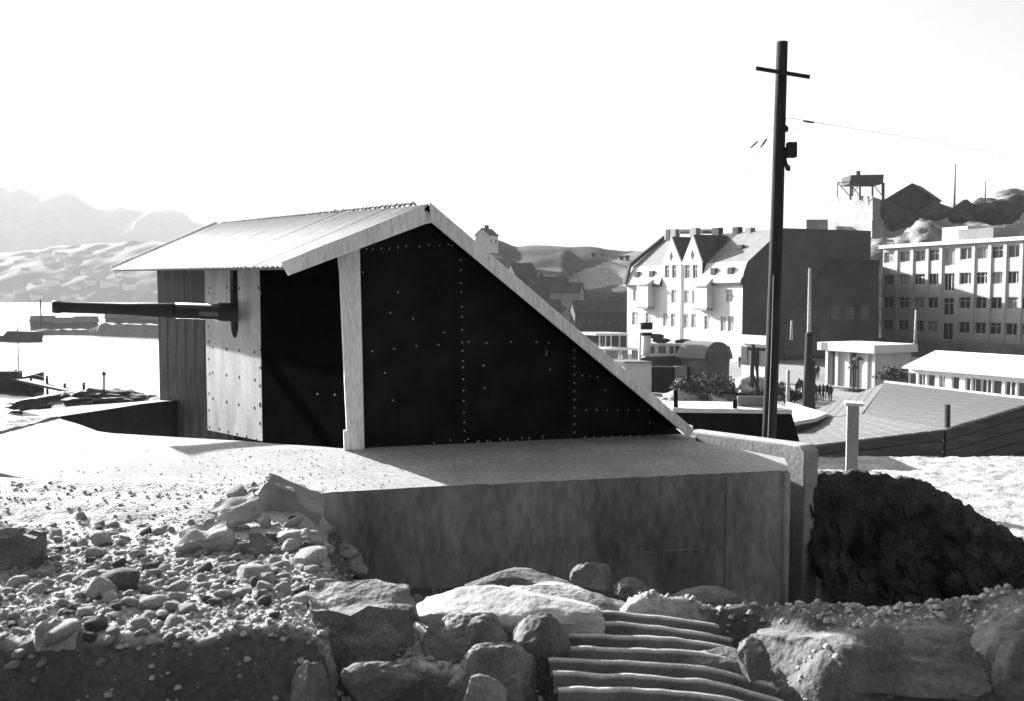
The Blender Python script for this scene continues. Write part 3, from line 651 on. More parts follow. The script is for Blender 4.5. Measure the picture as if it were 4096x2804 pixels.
wire('overhead_wire', 'slack wire hanging from the pole below the insulated overhead wire', [P(3140, 560, 14), P(3165, 530, 14.6), P(3215, 490, 16)], [], .003)
# low black shed behind the parapet
t = thing('black_shed', 'low black tarred shed with white roof edge behind the parapet', 'shed', P(2930, 1770, 17))
bm = B(); q = [P(2600, 1800, 17), P(3208, 1800, 17), P(3166, 1652, 17), P(2600, 1642, 17)]; prism(bm, q, Vector((0, 1.1, 0))); obj('wall', bm, 'black', t)
bm = B(); q = [P(2690, 1632, 16.95), P(3170, 1640, 16.95), P(3170, 1656, 16.95), P(2690, 1650, 16.95)]; prism(bm, q, Vector((0, 1.2, 0))); obj('roof_slab', bm, 'white', t)
for x in (2703, 2940):
    bm = B(); a = P(x, 1650, 17.05); b = P(x, 1560 if x < 2800 else 1596, 17.05); tube(bm, [a, b], .045, 6); obj('railing_post', bm, 'black', t)
bm = B(); prism(bm, [P(x, y, 17.4) for x, y in ((2950, 1632), (3082, 1634), (3082, 1586), (2950, 1584))], Vector((0, .04, 0))); obj('railing_board', bm, 'grey', t)
# flat white roof beyond
t = thing('flat_roof_shed', 'small shed with bright flat roof between the black shed and the boathouse', 'shed', Zp(3230, 1660, -3.3))
bm = B(); q = [Zp(3146, 1606, -2.0), Zp(3310, 1652, -2.0), Zp(3262, 1672, -2.0), Zp(3160, 1690, -2.0)]; prism(bm, q, Vector((0, 0, -.12))); obj('roof', bm, 'white', t)
bm = B(); prism(bm, [p + (Zp(3230, 1655, -2.0) - p) * .06 + Vector((0, 0, -.12)) for p in q], Vector((0, 0, -1.5))); obj('wall', bm, 'dgrey', t)
# boathouse with broad low roof
barn = thing('boathouse', 'broad low boathouse with grey board roof and dark plank wall', 'boathouse', P(3600, 1900, 27))
r0 = P(3200, 1786, 24); r1 = P(3785, 1716, 23); r2 = P(4300, 1560, 22); r3 = P(3130, 1690, 30); r4 = P(3540, 1531, 35); r5 = P(4330, 1625, 29); r6 = P(3450, 1657, 27.5)
NB = 9
for k in range(NB):      # roof boards, eave to ridge
    t0, t1 = k / NB + .004, (k + 1) / NB - .004
    bm = B(); q = [lerp(r0, r1, t0), lerp(r0, r1, t1), lerp(r3, r6, t1), lerp(r3, r6, t0)]; prism(bm, q, Vector((0, 0, -.05))); obj('roof_board', bm, 'barnr', barn)
    bm = B(); q = [lerp(r3, r6, t0) + UP * .02, lerp(r3, r6, t1) + UP * .02, lerp(r3, r4, t1), lerp(r3, r4, t0)]; prism(bm, q, Vector((0, 0, -.05))); obj('roof_board', bm, 'barnr', barn)
    bm = B(); q = [lerp(r1, r2, t0), lerp(r1, r2, t1), lerp(r4, r5, t1), lerp(r4, r5, t0)]
    q = [lerp(r6, r4, t0), lerp(r6, r4, t1), lerp(r1, r5, t1), lerp(r1, r5, t0)]; prism(bm, q, Vector((0, 0, -.05))); obj('roof_board', bm, 'barnr', barn)
bm = B(); q = [r1, r2, r5]; prism(bm, q, Vector((0, 0, -.05))); obj('roof_gusset', bm, 'barnr', barn)
bm = B(); tube(bm, [r4 + UP * .02, r5 + UP * .02], .07, 6); obj('ridge_cap', bm, 'white', barn)
for k in range(7):
    bm = B(); za, zc = -.02 - k * .3, -.30 - k * .3
    for (pA, pB_) in ((r0, r1), (r1, r2)):
        a = pA + Vector((.04, .08, 0)); b = pB_ + Vector((-.02, .08, 0)); prism(bm, [a + UP * za, b + UP * (za), b + UP * zc, a + UP * zc], Vector((0, .05, 0)))
    obj('plank', bm, 'barnw', barn)
bm = B()
for (pA, pB_) in ((r0, r1), (r1, r2)): prism(bm, [pA + Vector((.04, .16, -.03)), pB_ + Vector((-.02, .16, -.03)), pB_ + Vector((-.02, .16, -2.2)), pA + Vector((.04, .16, -2.2))], Vector((0, .05, 0)))
obj('backing_wall', bm, 'slate', barn)
bm = B(); q = P(3790, 1716, 23.3); tube(bm, [q - UP * .1, P(3790, 1618, 23.3)], .075, 8); obj('vent_pipe', bm, 'slate', barn)
# capped square post
t = thing('capped_post', 'square pale wooden post with flat cap in front of the boathouse', 'post', P(3410, 1895, 12))
bm = B(); pd1 = Vector((.55, .83, 0)).normalized(); pd2 = Vector((.83, -.55, 0)); o = P(3382, 1960, 12); top_z = P(3400, 1622, 12).z
fbox(bm, Vector((o.x, o.y, 0)), Vector((.95, -.3, 0)).normalized(), Vector((.3, .95, 0)).normalized(), 0, .15, 0, .15, -1.5, top_z); bevel(obj('post_shaft', bm, 'conc_l', t), .006, 1)
bm = B(); fbox(bm, Vector((o.x, o.y, 0)), Vector((.95, -.3, 0)).normalized(), Vector((.3, .95, 0)).normalized(), -.03, .2, -.05, .22, top_z, top_z + .04); obj('cap', bm, 'white', t)

# ================================================================== TOWN
SD = Vector((-.436, .9, 0)).normalized(); SN = Vector((-.9, -.436, 0)).normalized()   # street fronts: along (away) and outward
def facade(bm, o, u, w, h, rects, depth, inn):
    """wall face grid with real openings; u along, UP; rects (a0,a1,c0,c1); inn = direction into wall"""
    xs = sorted({0, w} | {r[0] for r in rects} | {r[1] for r in rects}); zs = sorted({0, h} | {r[2] for r in rects} | {r[3] for r in rects})
    for i in range(len(xs) - 1):
        for j in range(len(zs) - 1):
            mx, mz_ = (xs[i] + xs[i + 1]) / 2, (zs[j] + zs[j + 1]) / 2
            if any(r[0] < mx < r[1] and r[2] < mz_ < r[3] for r in rects): continue
            bm.faces.new([bm.verts.new(o + u * a + UP * c) for a, c in ((xs[i], zs[j]), (xs[i + 1], zs[j]), (xs[i + 1], zs[j + 1]), (xs[i], zs[j + 1]))])
    for a0, a1, c0, c1 in rects:
        q = [(a0, c0), (a1, c0), (a1, c1), (a0, c1)]
        for k in range(4):
            (xa, za), (xb, zb_) = q[k], q[(k + 1) % 4]
            p1, p2 = o + u * xa + UP * za, o + u * xb + UP * zb_
            bm.faces.new([bm.verts.new(p) for p in (p1, p2, p2 + inn * depth, p1 + inn * depth)])
_wc = {}
def window(parent, o, u, inn, a0, a1, c0, c1, dep=.18, pane='pane', frame='white', mull=1, trans=True):
    w, h = round(a1 - a0, 2), round(c1 - c0, 2)
    key = (w, h, pane, frame, mull, trans, round(u.x, 2), round(inn.x, 2))
    if key not in _wc:
        bm = B(); t = .07
        bars = [(0, w, 0, t), (0, w, h - t, h), (0, t, t, h - t), (w - t, w, t, h - t)]
        for m_ in range(mull): cxx = w * (m_ + 1) / (mull + 1); bars.append((cxx - .035, cxx + .035, t, h - t))
        if trans: bars.append((t, w - t, h * .66, h * .66 + .06))
        for (p0, p1, q0, q1) in bars: fbox(bm, Vector((0, 0, 0)), u, inn, p0, p1, 0, .06, q0, q1)
        me = bpy.data.meshes.new('window'); bmesh.ops.recalc_face_normals(bm, faces=bm.faces); bm.to_mesh(me); bm.free(); me.materials.append(M[frame])
        bm = B(); fbox(bm, Vector((0, 0, 0)), u, inn, .01, w - .01, .035, .05, .01, h - .01); m2 = bpy.data.meshes.new('pane'); bm.to_mesh(m2); bm.free(); m2.materials.append(M[pane])
        _wc[key] = (me, m2)
    me, m2 = _wc[key]; c = o + u * a0 + inn * dep + UP * c0
    wo_ = place('window', me, c, parent); place('pane', m2, c, wo_); return wo_
# ---- twin gabled town house
T0 = P(2966, 1462, 140)
hs = thing('twin_gabled_house', 'white town house with two pointed gables and mansard roof', 'building', T0)
def fu(px, py):
    p = PL(px, py, T0, SN); return (p - T0).dot(SD), p.z - T0.z
LF = fu(2508, 1300)[0]; HC = fu(2960, 1130)[1]; HB = fu(2700, 1057)[1]
o = T0.copy(); inn = -SN
wins = []
for (x, y, w, h, pn_) in [(2544, 1180, 24, 48, 'paneL'), (2541, 1274, 26, 52, 'paneL'), (2695, 1185, 20, 52, 'paneL'), (2746, 1187, 20, 52, 'paneL'), (2777, 1187, 20, 54, 'paneL'), (2692, 1281, 18, 54, 'paneL'), (2744, 1284, 20, 56, 'paneL'), (2775, 1284, 20, 56, 'paneL'), (2923, 1295, 24, 62, 'paneL'), (2918, 1182, 26, 50, 'paneL'), (2668, 1086, 18, 50, 'pane'), (2697, 1086, 18, 52, 'pane'), (2749, 1086, 20, 54, 'pane'), (2780, 1086, 20, 54, 'pane'), (2660, 1278, 16, 54, 'paneL'), (2828, 1290, 22, 56, 'paneL'), (2594, 1275, 24, 50, 'paneL'), (2893, 1295, 22, 60, 'paneL')]:
    a0, c0 = fu(x + w / 2, y + h / 2); a1, c1 = fu(x - w / 2, y - h / 2); wins.append((a0, a1, c0, c1, pn_))
bm = B(); facade(bm, o, SD, LF, HB if False else HC, [w[:4] for w in wins if w[3] < HC], .2, inn); obj('front_wall', bm, 'cream', hs)
m0 = fu(2808, 1100)[0]; m1 = fu(2648, 1100)[0]; mv = fu(2726, 1053)[0]
bm = B(); facade(bm, o + SD * m0 + UP * HC, SD, m1 - m0, HB - HC, [(w[0] - m0, w[1] - m0, max(w[2] - HC, .02), min(w[3] - HC, HB - HC - .02)) for w in wins if w[3] >= HC], .2, inn)
obj('upper_wall', bm, 'cream', hs)
for w in wins:
    if w[3] < HC: window(hs, o, SD, inn, w[0], w[1], w[2], w[3], .14, w[4], 'white')
    else: window(hs, o, SD, inn, w[0], w[1], max(w[2], HC + .02), min(w[3], HB - .02), .14, w[4], 'white')
zpk = fu(2770, 940)[1]
for (pa0, pk, pa1) in ((m0, fu(2770, 1000)[0], mv), (mv, fu(2685, 1000)[0], m1)):
    bm = B(); prism(bm, [o + SD * pa0 + UP * HB, o + SD * pa1 + UP * HB, o + SD * pk + UP * zpk], inn * .3); gb_ = obj('gable', bm, 'cream', hs)
    bm = B(); d0 = o + SD * pk + UP * (HB + (zpk - HB) * .30); prism(bm, [d0 + SN * .03 + SD * a + UP * c for a, c in ((.0, -.9), (.5, 0), (0, .9), (-.5, 0))], inn * .06); obj('round_window', bm, 'pane', gb_)
    for aa, bb in ((pa0, pk), (pk, pa1)):
        bm = B(); za, zb_ = (HB, zpk) if bb == pk else (zpk, HB)
        q = [o + SD * aa + UP * za + inn * .3, o + SD * bb + UP * zb_ + inn * .3, o + SD * bb + UP * zb_ + inn * 9, o + SD * aa + UP * za + inn * 9]
        prism(bm, q, UP * .12); obj('gable_roof', bm, 'slate', hs)
# roof profile taken from the right end wall
SP = -SN
def eu(px, py):
    p = PL(px, py, T0, SD); return (p - T0).dot(SP), p.z - T0.z
DE = eu(3478, 1200)[0]; b1, h1 = eu(2990, 1048); b2, h2 = eu(3132, 916); h3 = eu(3470, 926)[1]
hbk = h1
bm = B(); prism(bm, [o + SP * a + UP * c for a, c in ((0.02, 0), (DE, 0), (DE, h3), (b2, h2), (b1, h1), (0.02, HC))], SD * .3); obj('end_wall', bm, 'dgrey', hs)  # shaded end wall coloured dark grey, against the pale front
bm = B(); prism(bm, [o + SD * (LF - .3) + SP * a + UP * c for a, c in ((0.02, 0), (DE, 0), (DE, h3), (b2, h2), (b1, h1), (0.02, HC))], SD * .3); obj('end_wall', bm, 'slate', hs)
for nm_, (a, c), (a2_, c2_), m_, s0_, s1_ in (('mansard_roof', (-.5, HC), (b1, h1), 'mroof', 0, m0 - .05), ('mansard_roof', (-.5, HC), (b1, h1), 'mroof', m1 + .05, LF), ('upper_roof', (b1, h1), (b2, h2), 'lroof', -.15, m0 + .3), ('upper_roof', (b1, h1), (b2, h2), 'lroof', mv + 2.2, LF), ('upper_roof', (b1, h1 + .1), (b2, h2), 'slate', m0 + .3, mv + 2.2), ('flat_roof', (b2, h2), (DE, h3), 'slate', 0, LF)):
    bm = B(); q = [o + SD * s0_ + SP * a + UP * c, o + SD * s1_ + SP * a + UP * c, o + SD * s1_ + SP * a2_ + UP * c2_, o + SD * s0_ + SP * a2_ + UP * c2_]; prism(bm, q, UP * .14 + SN * .02); ro = obj(nm_, bm, m_, hs)
    if nm_ == 'mansard_roof':
        for fq in (.3, .72):
            cA = lerp(lerp(q[0], q[1], fq), lerp(q[3], q[2], fq), .38) + UP * .15
            bm = B(); fbox(bm, cA, SD, SN, -.6, .6, -.6, .15, 0, 1.1); obj('dormer', bm, 'pane', hs)
    if nm_ == 'upper_roof' and s0_ < 0:
        cA = lerp(lerp(q[0], q[1], .5), lerp(q[3], q[2], .5), .4) + UP * .15
        bm = B(); fbox(bm, cA, SD, SN, -.5, .5, -.6, .15, 0, .7); obj('roof_hatch', bm, 'pane', hs)
bm = B(); fbox(bm, o, SD, SN, -.1, m0 - .05, .0, .45, HC - .35, HC - .02); obj('cornice', bm, 'slate', hs)
bm = B(); fbox(bm, o, SD, SN, m1 + .05, LF, .0, .45, HC - .35, HC - .02); obj('cornice', bm, 'slate', hs)
bm = B(); prism(bm, [o + SD * (LF - .6) + SP * a + UP * c for a, c in ((-.4, HC), (b1 - .3, h1 + .2), (b2, h2 + .25), (b2, h2 + .9), (b1 - .6, h1 + .9), (-.8, HC + .3))], SD * .6); obj('parapet_gable', bm, 'slate', hs)
for (xc, w, yc) in ((2592, 44, 1175), (2826, 50, 1190)):
    a0 = fu(xc + w / 2, 1200)[0]; a1 = fu(xc - w / 2, 1200)[0]; zb0 = fu(xc, 1226 if xc < 2700 else 1232)[1]; zt0 = fu(xc, 1138 if xc < 2700 else 1145)[1]
    bm = B(); fbox(bm, o, SD, SN, a0, a1, 0.01, 1.25, zb0, zt0); bay = obj('bay', bm, 'cream', hs)
    bm = B(); fbox(bm, o, SD, SN, a0 - .15, a1 + .15, .01, 1.4, zb0 - .4, zb0); obj('corbel', bm, 'grey', bay)
    bm = B(); zt1 = HC + .9; q = [o + SD * (a0 - .2) + SN * 1.55 + UP * zt0, o + SD * (a1 + .2) + SN * 1.55 + UP * zt0, o + SD * (a1 + .2) + SN * .05 + UP * zt1, o + SD * (a0 - .2) + SN * .05 + UP * zt1]
    prism(bm, q, UP * .12 - SN * .0); obj('bay_roof', bm, 'mroof', bay)
    bm = B(); prism(bm, [o + SD * (a0 - .1) + SN * b_ + UP * c_ for b_, c_ in ((.05, zt0), (1.42, zt0), (.05, zt1 - .05))], SD * (a1 - a0 + .2)); obj('bay_spandrel', bm, 'cream', bay)
    window(hs, o + SN * 1.28, SD, inn, a0 + .5, a1 - .5, zb0 + .5, zt0 - .35, 0, 'pane', 'white')
ad = fu(2726, 1200)[0]; bm = B(); tube(bm, [o + SD * ad + SN * .12, o + SD * ad + SN * .12 + UP * HB], .09, 6); obj('downpipe', bm, 'grey', hs)
for px_, py_, wv_ in ((2679, 930, 1.3), (2700, 930, 1.6), (2780, 925, 1.8), (2870, 925, 1.8), (2950, 922, 1.4), (3000, 925, 1.4)):
    q = PL(px_, py_, o + SP * b2, SN); bm = B(); fbox(bm, Vector((q.x, q.y, 0)), SD, SP, -wv_ / 2, wv_ / 2, -.5, .5, q.z - 2.2, q.z + .55); obj('chimney', bm, 'slate' if px_ % 20 else 'grey', hs)
bm = B(); q0 = PL(2720, 935, o + SP * (b2 + 1), SN); q1 = PL(2860, 935, o + SP * (b2 + 1), SN); prism(bm, [q0, q1, q1 + UP * .8, q0 + UP * .8], SP * .4); obj('roof_parapet', bm, 'slate', hs)
for (px_, c_) in ((2905, 1500), (2780, 1420), (2740, 1410)):
    a0, _ = fu(px_, 1400); bm = B(); fbox(bm, o, SD, SN, a0 - .9, a0 + .9, .0, .05, .3, 2.9); obj('shop_window', bm, 'pane', hs)
# ---- dark hipped house against the end wall
K0 = P(3120, 1420, 107); 
dk = thing('dark_house', 'dark unlit house with sloping hipped gable beside the twin gabled house', 'building', K0)
bm = B(); q = [P(3140, 1420, 107), P(3515, 1420, 107), P(3515, 1045, 107), P(3312, 1036, 107), P(3140, 1268, 107)]; prism(bm, q, Vector((7.6, 18.8, 0))); obj('wall', bm, 'slate', dk)
bm = B(); q = [P(3308, 1031, 106.7), P(3520, 1040, 106.7), P(3520, 1047, 106.7), P(3314, 1039, 106.7)]; prism(bm, q, Vector((7.7, 19, 0))); obj('roof', bm, 'slate', dk)
bm = B(); q = [P(3308, 1031, 106.7), P(3132, 1270, 106.7), P(3140, 1275, 106.7), P(3316, 1039, 106.7)]; prism(bm, q, Vector((7.7, 19, 0))); obj('roof', bm, 'slate', dk)
for i in range(3):
    bm = B(); c = P(3340 + i * 60, 1250, 106.95); fbox(bm, c, Vector((1, 0, 0)), Vector((0, 1, 0)), -.5, .5, 0, .04, -.8, .8); obj('window', bm, 'pane', dk)
# ---- four storey block
B0 = P(4260, 1400, 101)
fb = thing('four_storey_block', 'white four storey block with rows of windows and a stair column', 'building', B0)
def bu(px, py):
    p = PL(px, py, B0, SN); return (p - B0).dot(SD), p.z - B0.z
LB = bu(3528, 1200)[0]; HBk = bu(3790, 968)[1]
cols = [3552, 3614, 3675, 3731, 3859, 3924, 3985, 4050, 4112, 4176]; rows = [1018, 1115, 1211, 1308]
zr = [bu(3793, y)[1] for y in rows]
wl = []
for x in cols:
    a, _ = bu(x, 1200)
    for z in zr: wl.append((a - .85, a + .85, z - .72, z + .72))
sa = bu(3793, 1200)[0]
for y in (1028, 1128, 1226, 1326): z = bu(3793, y)[1]; wl.append((sa - .8, sa + .8, z - 1.1, z + 1.1))
bm = B(); facade(bm, B0, SD, LB, HBk, wl, .3, -SN); obj('front_wall', bm, 'bwall', fb)
for i, w in enumerate(wl): window(fb, B0, SD, -SN, *w, .2, 'paneL' if (i * 7) % 5 == 0 else 'pane', 'white', 1 + (i % 4 == 1), i % 3 == 0)
for i in range(len(cols)):
    a = bu(cols[i] + 31 if cols[i] != 3731 else cols[i] + 29, 1200)[0]
    bm = B(); fbox(bm, B0, SD, SN, a - .22, a + .22, .0, .12, .2, HBk - .6); obj('pilaster', bm, 'bwall', fb)
bm = B(); fbox(bm, B0, SD, SN, 0, LB, -12, -.3, 0, HBk - .02); obj('body', bm, 'grey', fb)
bm = B(); fbox(bm, B0, SD, SN, -.3, LB + .4, -12.3, .45, HBk - .35, HBk + .1); obj('cornice', bm, 'white', fb)
bm = B(); q = bu(3735, 900); fbox(bm, B0, SD, SN, bu(3785, 900)[0], bu(3685, 900)[0], -9, -4, HBk, HBk + 2.2); obj('roof_house', bm, 'white', fb)
bm = B(); fbox(bm, B0, SD, SN, bu(3930, 900)[0], bu(3790, 900)[0], -7, -2, HBk, HBk + 1.6); obj('roof_house', bm, 'grey', fb)
bm = B(); fbox(bm, B0, SD, SN, -2, LB + 1, .5, 6, -1.5, .4); 
tag(obj('retaining_wall', bm, 'bank'), 'dark stone retaining wall below the four storey block', 'retaining wall')
# ---- long white barrack on the right
W0 = P(4260, 1640, 50)
wb = thing('white_barrack', 'long low white barrack with small windows behind the boathouse', 'building', W0)
WD = Vector((-.47, .88, 0)).normalized(); WN = Vector((-WD.y, WD.x, 0)); WN = WN if WN.x < 0 else -WN
def wu(px, py):
    p = PL(px, py, W0, WN); return (p - W0).dot(WD), p.z - W0.z
LW = wu(3636, 1500)[0]; HW = wu(3900, 1492)[1]
wl = []
for x, y, w in ((3650, 1500, 16), (3687, 1507, 13), (3724, 1513, 16), (3768, 1520, 10), (3822, 1530, 14), (3880, 1537, 20), (3905, 1540, 20), (3945, 1550, 20), (3988, 1556, 18), (4040, 1560, 20), (4090, 1565, 20)):
    a, _ = wu(x, y); hw = w / 2 * .022; wl.append((a - hw - .12, a + hw + .12, HW - 1.35, HW - .3))
bm = B(); facade(bm, W0, WD, LW, HW, wl, .15, -WN); obj('front_wall', bm, 'white', wb)
for i, w in enumerate(wl): window(wb, W0, WD, -WN, *w, .08, 'pane' if i != 3 else 'paneL', 'white', 1 if i % 2 else 0, False)
bm = B(); fbox(bm, W0, WD, WN, 0, LW, -6, -.16, 0, HW); obj('body', bm, 'grey', wb)
rz = .95
bm = B(); q = [W0 + WD * a + WN * b + UP * c for a, b, c in ((-.3, .35, HW - .05), (LW + .3, .35, HW - .05), (LW + .3, -3, HW + rz), (-.3, -3, HW + rz))]; prism(bm, q, UP * .1); obj('roof', bm, 'mroof', wb)
bm = B(); q = [W0 + WD * a + WN * b + UP * c for a, b, c in ((-.3, -6.3, HW - .05), (LW + .3, -6.3, HW - .05), (LW + .3, -3, HW + rz), (-.3, -3, HW + rz))]; prism(bm, q, UP * .1); obj('roof', bm, 'lroof', wb)
# ---- pavilion on the square
KD = Vector((-.45, .893, 0)).normalized(); KN = Vector((-.893, -.45, 0)).normalized()
V0 = P(3505, 1560, 92); pv = thing('pavilion', 'pale open fronted pavilion with thick white canopy on the square', 'pavilion', V0)
def vu(px, py):
    p = PL(px, py, V0, KN); return (p - V0).dot(KD), p.z - V0.z
LV = vu(3306, 1450)[0]; HV = vu(3400, 1405)[1]
bm = B(); fbox(bm, V0, KD, KN, 0, LV, -5, 0, 0, HV); obj('body', bm, 'bwall', pv)
bm = B(); fbox(bm, V0, KD, KN, -.5, LV + .4, -5.4, 1.0, HV, HV + .85); obj('canopy', bm, 'cream', pv)
for x in (3312, 3332, 3352, 3400, 3420, 3470, 3500):
    a, _ = vu(x, 1450); bm = B(); fbox(bm, V0, KD, KN, a - .16, a + .16, .02, .22, 0, HV); obj('pillar', bm, 'white' if x not in (3420, 3332) else 'slate', pv)
for x in (3342, 3410):
    a, _ = vu(x, 1450); bm = B(); fbox(bm, V0, KD, KN, a - .35, a + .35, .01, .06, .2, HV - .4); obj('door', bm, 'grey', pv)
# ---- shop front below the end wall
S0 = P(3078, 1482, 105); sf = thing('shop_front', 'low pale shop front with dark windows below the end wall of the twin gabled house', 'shop', S0)
def su(px, py):
    p = PL(px, py, S0, KN); return (p - S0).dot(KD), p.z - S0.z
LS = su(2968, 1420)[0]; HS = su(3030, 1345)[1]
bm = B(); fbox(bm, S0, KD, KN, 0, LS, -.4, 0, -1, HS); obj('body', bm, 'cream', sf)
bm = B(); fbox(bm, S0, KD, KN, -.2, LS + .2, 0.003, .5, HS - .9, HS + .1); obj('fascia', bm, 'white', sf)
for x in (2982, 3006, 3030, 3054):
    a, _ = su(x, 1440); bm = B(); fbox(bm, S0, KD, KN, a - .75, a + .75, .005, .06, .4, HS - 1.3); obj('window', bm, 'pane', sf)
# ---- moored ferry, quay shed, canopy, stone hut
def pxbox(bm, x0, x1, y0, y1, D, depth, skew=0): prism(bm, [P(x0, y1, D), P(x1, y1, D), P(x1, y0, D), P(x0, y0, D)], Vector((skew, depth, 0)))
fe = thing('ferry', 'small moored ferry with black hull, pale deckhouse and black topped funnel', 'ferry', P(2680, 1470, 98))
bm = B(); prism(bm, [P(2552, 1432, 98), P(2570, 1470, 98), P(2785, 1466, 98), P(2796, 1420, 98), P(2700, 1423, 98)], Vector((1.5, 3.5, 0))); bevel(obj('hull', bm, 'boat', fe), .3, 2)
bm = B(); pxbox(bm, 2596, 2770, 1374, 1426, 98.4, 2.4, 1); dkh = obj('deckhouse', bm, 'cream', fe)
for x in (2602, 2634, 2652, 2678, 2702, 2722, 2744, 2760):
    bm = B(); pxbox(bm, x, x + (16 if x % 4 else 11), 1384, 1414, 98.34, .05); obj('window', bm, 'pane', dkh)
bm = B(); tube(bm, [P(2586, 1425, 99.2), P(2586, 1330, 99.2)], .5, 14); fu_ = obj('funnel', bm, 'cream', fe, True)
bm = B(); tube(bm, [P(2586, 1342, 99.2), P(2586, 1330, 99.2)], .62, 14); obj('funnel_band', bm, 'black', fu_, True)
bm = B(); tube(bm, [P(2586, 1318, 99.2), P(2586, 1290, 99.2)], [.66, .7], 14); obj('funnel_top', bm, 'black', fu_, True)
bm = B(); tube(bm, [P(2557, 1500, 97.6), P(2561, 1330, 97.6)], .13, 8); obj('mast', bm, 'white', fe, True)
for x, y in ((2645, 1362), (2620, 1345), (2735, 1366)):
    bm = B(); bmesh.ops.create_icosphere(bm, subdivisions=2, radius=.5); bmesh.ops.scale(bm, vec=(2.2, .8, .6), verts=bm.verts); bmesh.ops.translate(bm, vec=P(x, y, 99.5), verts=bm.verts); obj('lifeboat', bm, 'slate', fe, True)
qs = thing('quay_shed', 'dark open fronted quay shed below the ferry', 'shed', P(2690, 1600, 95))
bm = B(); pxbox(bm, 2604, 2700, 1468, 1620, 95, 2); obj('wall', bm, 'black', qs)
bm = B(); pxbox(bm, 2700, 2748, 1466, 1515, 95.1, 1.5); obj('sign_panel', bm, 'grey', qs)
bm = B(); pxbox(bm, 2745, 2790, 1466, 1600, 95.6, 1.5); obj('wall', bm, 'black', qs)
gs = thing('grey_quay_hut', 'plain grey hut next to the quay shed at the long roof edge', 'hut', P(2560, 1600, 93))
bm = B(); pxbox(bm, 2500, 2606, 1452, 1640, 94, 2, -1.5); obj('wall', bm, 'cream', gs)
bm = B(); pxbox(bm, 2496, 2610, 1446, 1453, 93.7, 2.5, -1.5); obj('roof', bm, 'lroof', gs)
cy = thing('quay_canopy', 'light timber canopy on posts along the quay', 'canopy', P(2450, 1420, 104))
bm = B(); pxbox(bm, 2384, 2512, 1332, 1342, 104, 3, -2); obj('roof', bm, 'white', cy)
bm = B(); pxbox(bm, 2404, 2556, 1393, 1401, 102, 3, -2); obj('platform', bm, 'white', cy)
for x in (2396, 2420, 2442, 2476, 2506): bm = B(); pxbox(bm, x, x + 5, 1340, 1440, 104.3, .15); obj('post', bm, 'cream', cy)
bm = B(); pxbox(bm, 2410, 2506, 1345, 1390, 106, .2); obj('back_wall', bm, 'dgrey', cy)
for x in (2425, 2450, 2490, 2530): bm = B(); pxbox(bm, x, x + 22, 1402, 1436, 103, .8); obj('crate_stack', bm, 'grey', cy)
sh_ = thing('stone_hut', 'small stone hut with rounded roof and lit side beside the ferry', 'hut', P(2850, 1545, 94))
arc = [P(2820 + 52 - 52 * math.cos(math.pi * k / 10) * 1.0, 1432 - 62 * math.sin(math.pi * k / 10), 94) for k in range(11)]
bm = B(); prism(bm, [P(2826, 1560, 94), P(2915, 1560, 94), P(2918, 1432, 94)] + arc[::-1][1:-1] + [P(2826, 1432, 94)], Vector((-2.2, 2.4, 0))); obj('wall', bm, 'bank', sh_)
bm = B(); a_o = [P(2820 + 54 - 58 * math.cos(math.pi * k / 10), 1436 - 70 * math.sin(math.pi * k / 10), 93.8) for k in range(11)]; a_i = [P(2820 + 54 - 54 * math.cos(math.pi * k / 10), 1436 - 64 * math.sin(math.pi * k / 10), 93.8) for k in range(11)]
prism(bm, a_o + a_i[::-1], Vector((-2.4, 2.7, 0))); obj('roof', bm, 'lroof', sh_)
bm = B(); pxbox(bm, 2795, 2822, 1435, 1530, 95, .3); obj('side_door', bm, 'white', sh_)
# ---- lamp posts, derrick, masts
def lamp(x, y0, y1, D, label, m='slate', sz=.6):
    t = thing('street_lamp', label, 'street lamp', P(x, y0, D)); bm = B(); tube(bm, [P(x, y0, D), P(x, y1, D)], .09, 6); obj('lamp_post', bm, m, t)
    bm = B(); q = P(x, y1, D); tube(bm, [q, q + UP * .25, q + UP * .4], [sz, sz * .6, sz * .15], 10); obj('lamp_shade', bm, 'slate', t); return t
lamp(3412, 1570, 1474, 88, 'street lamp with wide dark shade standing before the pavilion')
lamp(3432, 1560, 1440, 92, 'taller lamp beside the pavilion pillars')
lamp(2703, 1640, 1552, 86, 'short lamp with dark post beside the quay shed')
dt = thing('timber_derrick', 'dark timber derrick with braces before the shop front', 'derrick', P(3010, 1610, 80))
for a, b, r in (((3004, 1610), (3012, 1378), .2), ((3030, 1500), (3014, 1380), .14), ((2985, 1395), (3075, 1400), .14), ((3012, 1500), (3050, 1600), .12), ((2996, 1600), (3010, 1480), .12), ((3030, 1610), (3030, 1390), .12)):
    bm = B(); tube(bm, [P(a[0], a[1], 80), P(b[0], b[1], 80)], r, 6); obj('beam', bm, 'boat', dt)
sp = pole('slim_pole', 'thinner utility pole with pale upper half standing on the square', [P(3229, 1650, 58), P(3236, 1330, 58)], [.3, .22], 'polew')
bm = B(); tube(bm, [P(3236, 1330, 58), P(3239, 1072, 58)], [.14, .09], 8); obj('upper_shaft', bm, 'polel', sp)
bm = B(); pxbox(bm, 3250, 3262, 1440, 1640, 58, .3); obj('stay_timber', bm, 'boat', sp)
pole('pale_post', 'short pale post between the tall utility pole and the square', [P(3150, 1640, 60), P(3153, 1480, 60)], [.13, .11], 'polel')
pole('flag_mast', 'thin pale mast in front of the dark house', [P(3165, 1360, 100), P(3167, 1282, 100)], [.16, .1], 'polel')
pole('flag_mast', 'thin mast in front of the four storey block', [P(3660, 1380, 90), P(3665, 1240, 90)], [.14, .1], 'polel')
pole('radio_mast', 'thin tall mast standing on the rocky hill', [P(3815, 880, 205), P(3822, 655, 205)], [.3, .12], 'grey')
